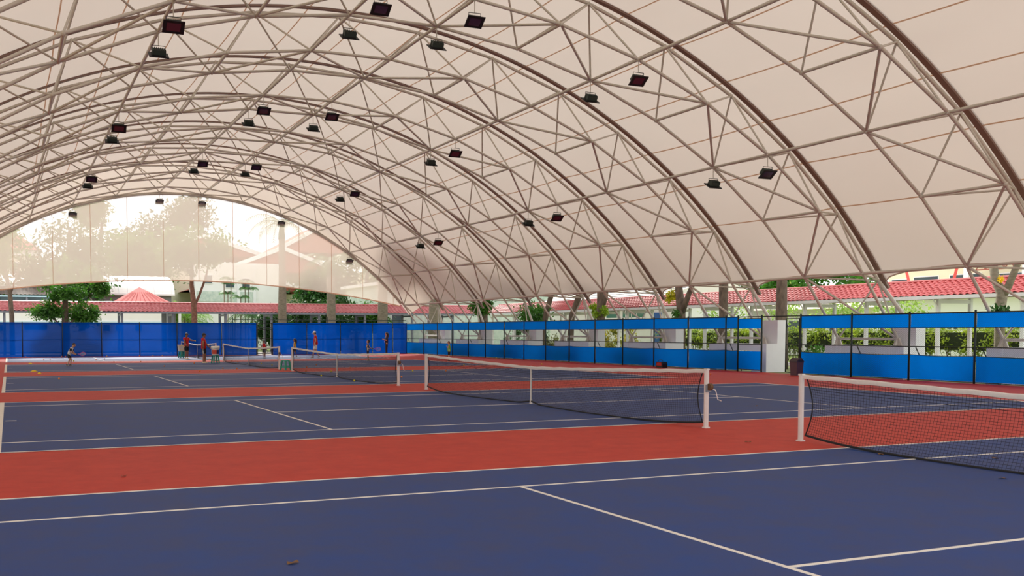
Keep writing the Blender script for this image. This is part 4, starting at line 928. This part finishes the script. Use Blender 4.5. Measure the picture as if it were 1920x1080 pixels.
    v2, f2 = skin_geo(V, Eb, 0); MB().add(v2, f2).build('trousers' if bottom_to < 0 else 'shorts', bottoms, P, True)
    for s in 'LR':
        a = J['a'+s]; k = J['k'+s]; z0 = max(0, a.z-.045*H)
        sh = MB(); L_ = .085*H
        rows = []
        for q in range(7):
            t = q/6; x = a.x-.035*H+t*(L_+.035*H); w = .028*H*(1-.35*abs(2*t-1)**3); h = .055*H*(1-t*.62)
            rows.append([(x, a.y-w, z0), (x, a.y-w*.9, z0+h*.6), (x, a.y, z0+h), (x, a.y+w*.9, z0+h*.6), (x, a.y+w, z0), (x, a.y-w, z0)])
        sh.strip(rows); sh.f.append(tuple(range(5))); sh.f.append(tuple(range(36, 41))[::-1]); so = sh.build('shoe', shoe, P, True)
        MB().box(a.x-.036*H, a.x+L_, a.y-.028*H, a.y+.028*H, z0-.001, z0+.009*H).build('sole', m_post, so)
    # hair
    hm = MB(); rr = .061*hd; rows = []
    for i in range(8):
        rw = []
        for q in range(17):
            p = 2*PI*q/16; cp = math.cos(p); tm = (.34+.30*(1-cp)/2*1.15 if cp > -.2 else .66)*PI; t = i/7*tm
            rw.append((.004*hd+.059*hd*math.sin(t)*cp-.003*hd, .051*hd*math.sin(t)*math.sin(p), .01*hd+.071*hd*math.cos(t)))
        rows.append(rw)
    hm.strip(rows)
    if hair == 'long':
        hm.path([(-.03*hd,0,.06*hd), (-.062*hd,0,-.01*hd), (-.066*hd,0,-.1*hd), (-.055*hd,0,-.17*hd)], [.04*hd,.05*hd,.042*hd,.02*hd], 8)
    hm.v = [tuple(R_ @ Vector(v)) for v in hm.v]; hm.build('hair', hairm, P, True)
    for s in (-1, 1):
        e = hc+fx*.052*hd+fy*s*.018*hd+hdir*.014*hd; MB().ell(tuple(e), (.006*hd,)*3, 6, 4).build('eye', m_black, P)
    mo = hc+fx*.052*hd-hdir*.032*hd; MB().path([mo-fy*.014*hd, mo+fy*.014*hd], .004*hd, 4).build('mouth', mat('lips', (140,70,64), .6), P)
    if cap:
        cm = MB(); rows = []
        for i in range(6):
            t = i/5*PI*.5; rows.append([(rr*1.1*math.sin(t)*math.cos(p), rr*1.08*math.sin(t)*math.sin(p), .03*hd+rr*1.05*math.cos(t)) for p in [2*PI*q/14 for q in range(15)]])
        cm.strip(rows); cm.add([(.045*hd,-.045*hd,.036*hd),(.125*hd,-.03*hd,.026*hd),(.125*hd,.03*hd,.026*hd),(.045*hd,.045*hd,.036*hd),(.045*hd,-.045*hd,.03*hd),(.125*hd,-.03*hd,.02*hd),(.125*hd,.03*hd,.02*hd),(.045*hd,.045*hd,.03*hd)], [(0,1,2,3),(7,6,5,4),(0,4,5,1),(1,5,6,2),(2,6,7,3)])
        cm.v = [tuple(R_ @ Vector(v)) for v in cm.v]; cm.build('cap', cap, P, True)
    if extra: extra(P, J, H, fx)
    return P, J
def world(P, v): return Matrix.Translation(P.location) @ Matrix.Rotation(P.rotation_euler.z, 4, 'Z') @ Vector(v)
def racket(label, hand, dirv, nrm, m1, L_=.6):
    d = Vector(dirv).normalized(); n = Vector(nrm); n = (n-d*n.dot(d)).normalized(); s = d.cross(n)
    T = thing('tennis_racket', label, 'racket', hand, group='tennis rackets in hands')
    MB().path([d*-.08*L_/.6, d*.14*L_/.6], .016, 8).build('grip', m_black, T)
    k = L_/.6; c = d*.43*k
    for q in (-1, 1): MB().path([d*.14*k, d*.29*k+s*q*.06*k], .008, 6).build('throat', m1, T)
    MB().path([c+d*.165*k*math.cos(2*PI*q/22)+s*.125*k*math.sin(2*PI*q/22) for q in range(23)], .010, 6, False).build('hoop', m1, T, True)
    pol = []
    for q in range(-6, 7):
        t = q/7; pol.append([tuple(c+s*t*.125*k-d*.165*k*math.sqrt(1-t*t)), tuple(c+s*t*.125*k+d*.165*k*math.sqrt(1-t*t))])
        pol.append([tuple(c+d*t*.165*k-s*.125*k*math.sqrt(1-t*t)), tuple(c+d*t*.165*k+s*.125*k*math.sqrt(1-t*t))])
    V, F = strands(np.array(pol), .0016); o = stuff_mesh('strings', V, F, mat('pale_strings', (190,196,204), .6), T); o['kind'] = 'stuff'
FR, FL, FC = -yaw, PI-yaw, -yaw-PI/2       # heading to the picture's right, left, and towards the camera
right = Vector((math.cos(FR), math.sin(FR), 0)); toward = Vector((math.cos(FC), math.sin(FC), 0))
f_red = m_fab('red_jersey', (196,22,26)); f_navy = m_fab('navy_cloth', (26,34,56)); f_black = m_fab('black_cloth', (22,22,28)); f_white = m_fab('white_cloth', (228,224,222))
f_yel = m_fab('yellow_cloth', (236,180,40)); f_blue = m_fab('slate_blue_cloth', (52,80,120)); f_green = m_fab('lime_green_cloth', (126,176,60)); f_cream = m_fab('cream_shoe', (226,206,170)); f_grey = m_fab('grey_shoe', (140,136,128)); f_dk = m_fab('dark_jacket', (30,32,50))
G = .007
def side_panels(mat_, name='shirt_panel', lo=.06, hi=.24):
    def f(P, J, H, fx):
        for s in (-1, 1): MB().strip([[J['bel'].lerp(J['che'], t)+Vector((math.cos(a)*.094*H, s*math.sin(a)*.094*H, 0)) for a in (1.2, 1.5, 1.8)] for t in (-.7, 0, .6)]).build(name, mat_, P, True)
    return f
def sleeve_cover(mat_):
    def f(P, J, H, fx):
        for s in 'LR': MB().path([J['s'+s]+Vector((0,0,.01*H)), J['s'+s].lerp(J['e'+s], .3), J['s'+s].lerp(J['e'+s], .62)], [.05*H, .053*H, .046*H], 8).build('sleeve', mat_, P, True)
    return f
# boy crouching with a racket, left
P, J = person('boy in white and navy shirt leaning forward with a racket, far left', (-8.83, 48.14, G), FR, 1.28,
    dict(pel=(-.06,0,.45), bel=(-.02,0,.54), che=(.05,0,.64), nec=(.10,0,.75), hb=(.14,0,.80), ht=(.155,0,.875), sL=(.06,.095,.70), sR=(.06,-.095,.70), eL=(.07,.12,.56), eR=(.06,-.12,.55), wL=(.20,.05,.48), wR=(.20,-.05,.47),
         hL=(-.06,.05,.43), hR=(-.06,-.05,.43), kL=(.02,.06,.25), kR=(.0,-.06,.25), aL=(-.02,.06,.045), aR=(-.11,-.06,.045)), f_white, f_navy, m_skinl, m_hair, m_black, bottom_to=.3, child=True, extra=sleeve_cover(f_navy))
h = world(P, J['wL'].lerp(J['wR'], .5)+Vector((.045,0,0)))
racket('pink-framed racket held low by the boy at far left', h, right+Vector((0,0,.02)), toward+Vector((0,0,.5)), mat('pink_frame', (206,84,130), .4), .5)
# coach with arm stretched out
P, J = person('coach in red shirt and black cap stretching out an arm with a ball', (-1.05, 58.9, G), FR-.5, 1.70, dict(sL=(.0,.10,.785), eL=(.12,.13,.71), wL=(.27,.12,.70), eR=(.02,-.13,.63), wR=(.1,-.11,.52)), f_red, f_black, m_skin, m_hair, f_cream, bottom_to=.1, cap=m_black, girth=1.12)
p = world(P, J['wL']+(J['wL']-J['eL']).normalized()*.12); o = link('tennis_ball', ME_B[1]); o.location = p; tag(o, 'ball held out in the hand of the far coach', 'ball', 'tennis balls scattered on the courts')
h = world(P, J['wR']+Vector((.05,0,-.02)))
racket('yellow racket hanging from the far coach\'s hand', h, -right*.75+Vector((0,0,-.25))-toward*.2, toward, mat('yellow_frame', (226,196,60), .4))
# coach beside the bucket
P, J = person('coach in red shirt and cap reaching to the paint bucket', (-1.62, 49.68, G), FR, 1.70, dict(eL=(.05,.14,.64), wL=(.16,.15,.52), eR=(.01,-.135,.63), wR=(.01,-.12,.49), aL=(.03,.055,.045), kL=(.035,.052,.27)), f_red, f_black, m_skin, m_hair, f_cream, bottom_to=.12, cap=m_black, girth=1.15)
MB().strip([[J['hR'].lerp(J['kR'], t)+Vector((d*.012*1.7, -.062*1.15*1.7, 0)) for d in (-1, 1)] for t in (0, .4, .8)]).build('side_stripe', f_white, P)
# child in the gate
P, J = person('small child in red bib standing before the open gate', (4.07, 58.73, G), FC+.2, 1.2, dict(eR=(.02,-.14,.63), wR=(.08,-.16,.52)), f_red, f_black, m_skin, m_hair, m_black, bottom_to=.1, child=True, extra=sleeve_cover(f_white))
racket('racket held at the side of the child in red', world(P, J['wR']+Vector((.03,0,-.03))), right*.8+Vector((0,0,-.35)), toward, mat('grey_frame', (120,124,130), .4), .48)
# girl in yellow
person('girl with long black hair in a yellow shirt beside the net post', (6.92, 61.28, G), FL, 1.28, dict(aL=(.09,.05,.05), kL=(.06,.05,.27), aR=(-.09,-.05,.05), kR=(-.02,-.05,.27)), f_yel, f_black, m_skin, m_hair, m_black, bottom_to=.2, child=True, hair='long', extra=side_panels(f_white))
# man in red polo
person('man in red polo, white shorts and white cap walking left', (7.25, 57.31, G), FL, 1.82, dict(aL=(.1,.05,.05), kL=(.06,.05,.27), aR=(-.12,-.055,.07), kR=(-.01,-.052,.27), eR=(-.02,-.13,.63), wR=(.0,-.125,.49), hb=(.02,0,.87), ht=(.04,0,.935)), f_red, f_white, m_skinl, m_hair, f_grey, bottom_to=.15, cap=f_white, girth=1.05)
# boy in blue looking up
P, J = person('boy in slate blue shirt looking up with his racket swung back', (8.23, 49.7, G), FL, 1.28, dict(hb=(.0,0,.87), ht=(-.035,0,.935), eL=(.06,.12,.66), wL=(-.02,.10,.60), eR=(-.06,-.13,.66), wR=(-.14,-.08,.60), aL=(-.06,.05,.045), aR=(-.02,-.06,.045), kL=(.0,.05,.26)), f_blue, f_navy, m_skinl, m_hair, m_black, bottom_to=.2, child=True, extra=side_panels(f_white))
racket('pink and white racket swung back by the boy in blue', world(P, J['wR']+Vector((-.05,0,-.02))), right+Vector((0,0,-.1)), toward+Vector((0,0,.3)), mat('pink_frame', (206,84,130), .4), .55)
# woman in dark clothes
def badge(P, J, H, fx):
    MB().box(.092*H, .1*H, -.02*H, .02*H, .56*H, .6*H).build('badge', f_white, P); MB().strip([[(.085*H, s*.03*H*(1-t), (.78-.2*t)*H) for s in (-1, -.6)] for t in (0, .5, 1)]).build('lanyard', f_white, P)
person('woman with long dark hair in dark jacket and black trousers at the fence', (14.54, 63.02, G), FL+.25, 1.74, dict(eL=(.02,.13,.64), wL=(.13,.05,.66), eR=(.02,-.13,.64), wR=(.13,-.04,.68)), f_dk, f_black, m_skinl, m_hair, m_black, bottom_to=-1, sleeve=.9, hair='long', girth=.95, extra=badge)
# toddler
person('small fair-haired child in lime green shirt behind the wide net', (12.48, 47.23, G), FL, 1.2, dict(eL=(.06,.1,.66), wL=(.1,.03,.74), eR=(.06,-.1,.66), wR=(.09,-.03,.7)), f_green, f_black, m_skinl, m_hairb, m_black, bottom_to=.15, child=True, girth=1.1, extra=side_panels(f_white))
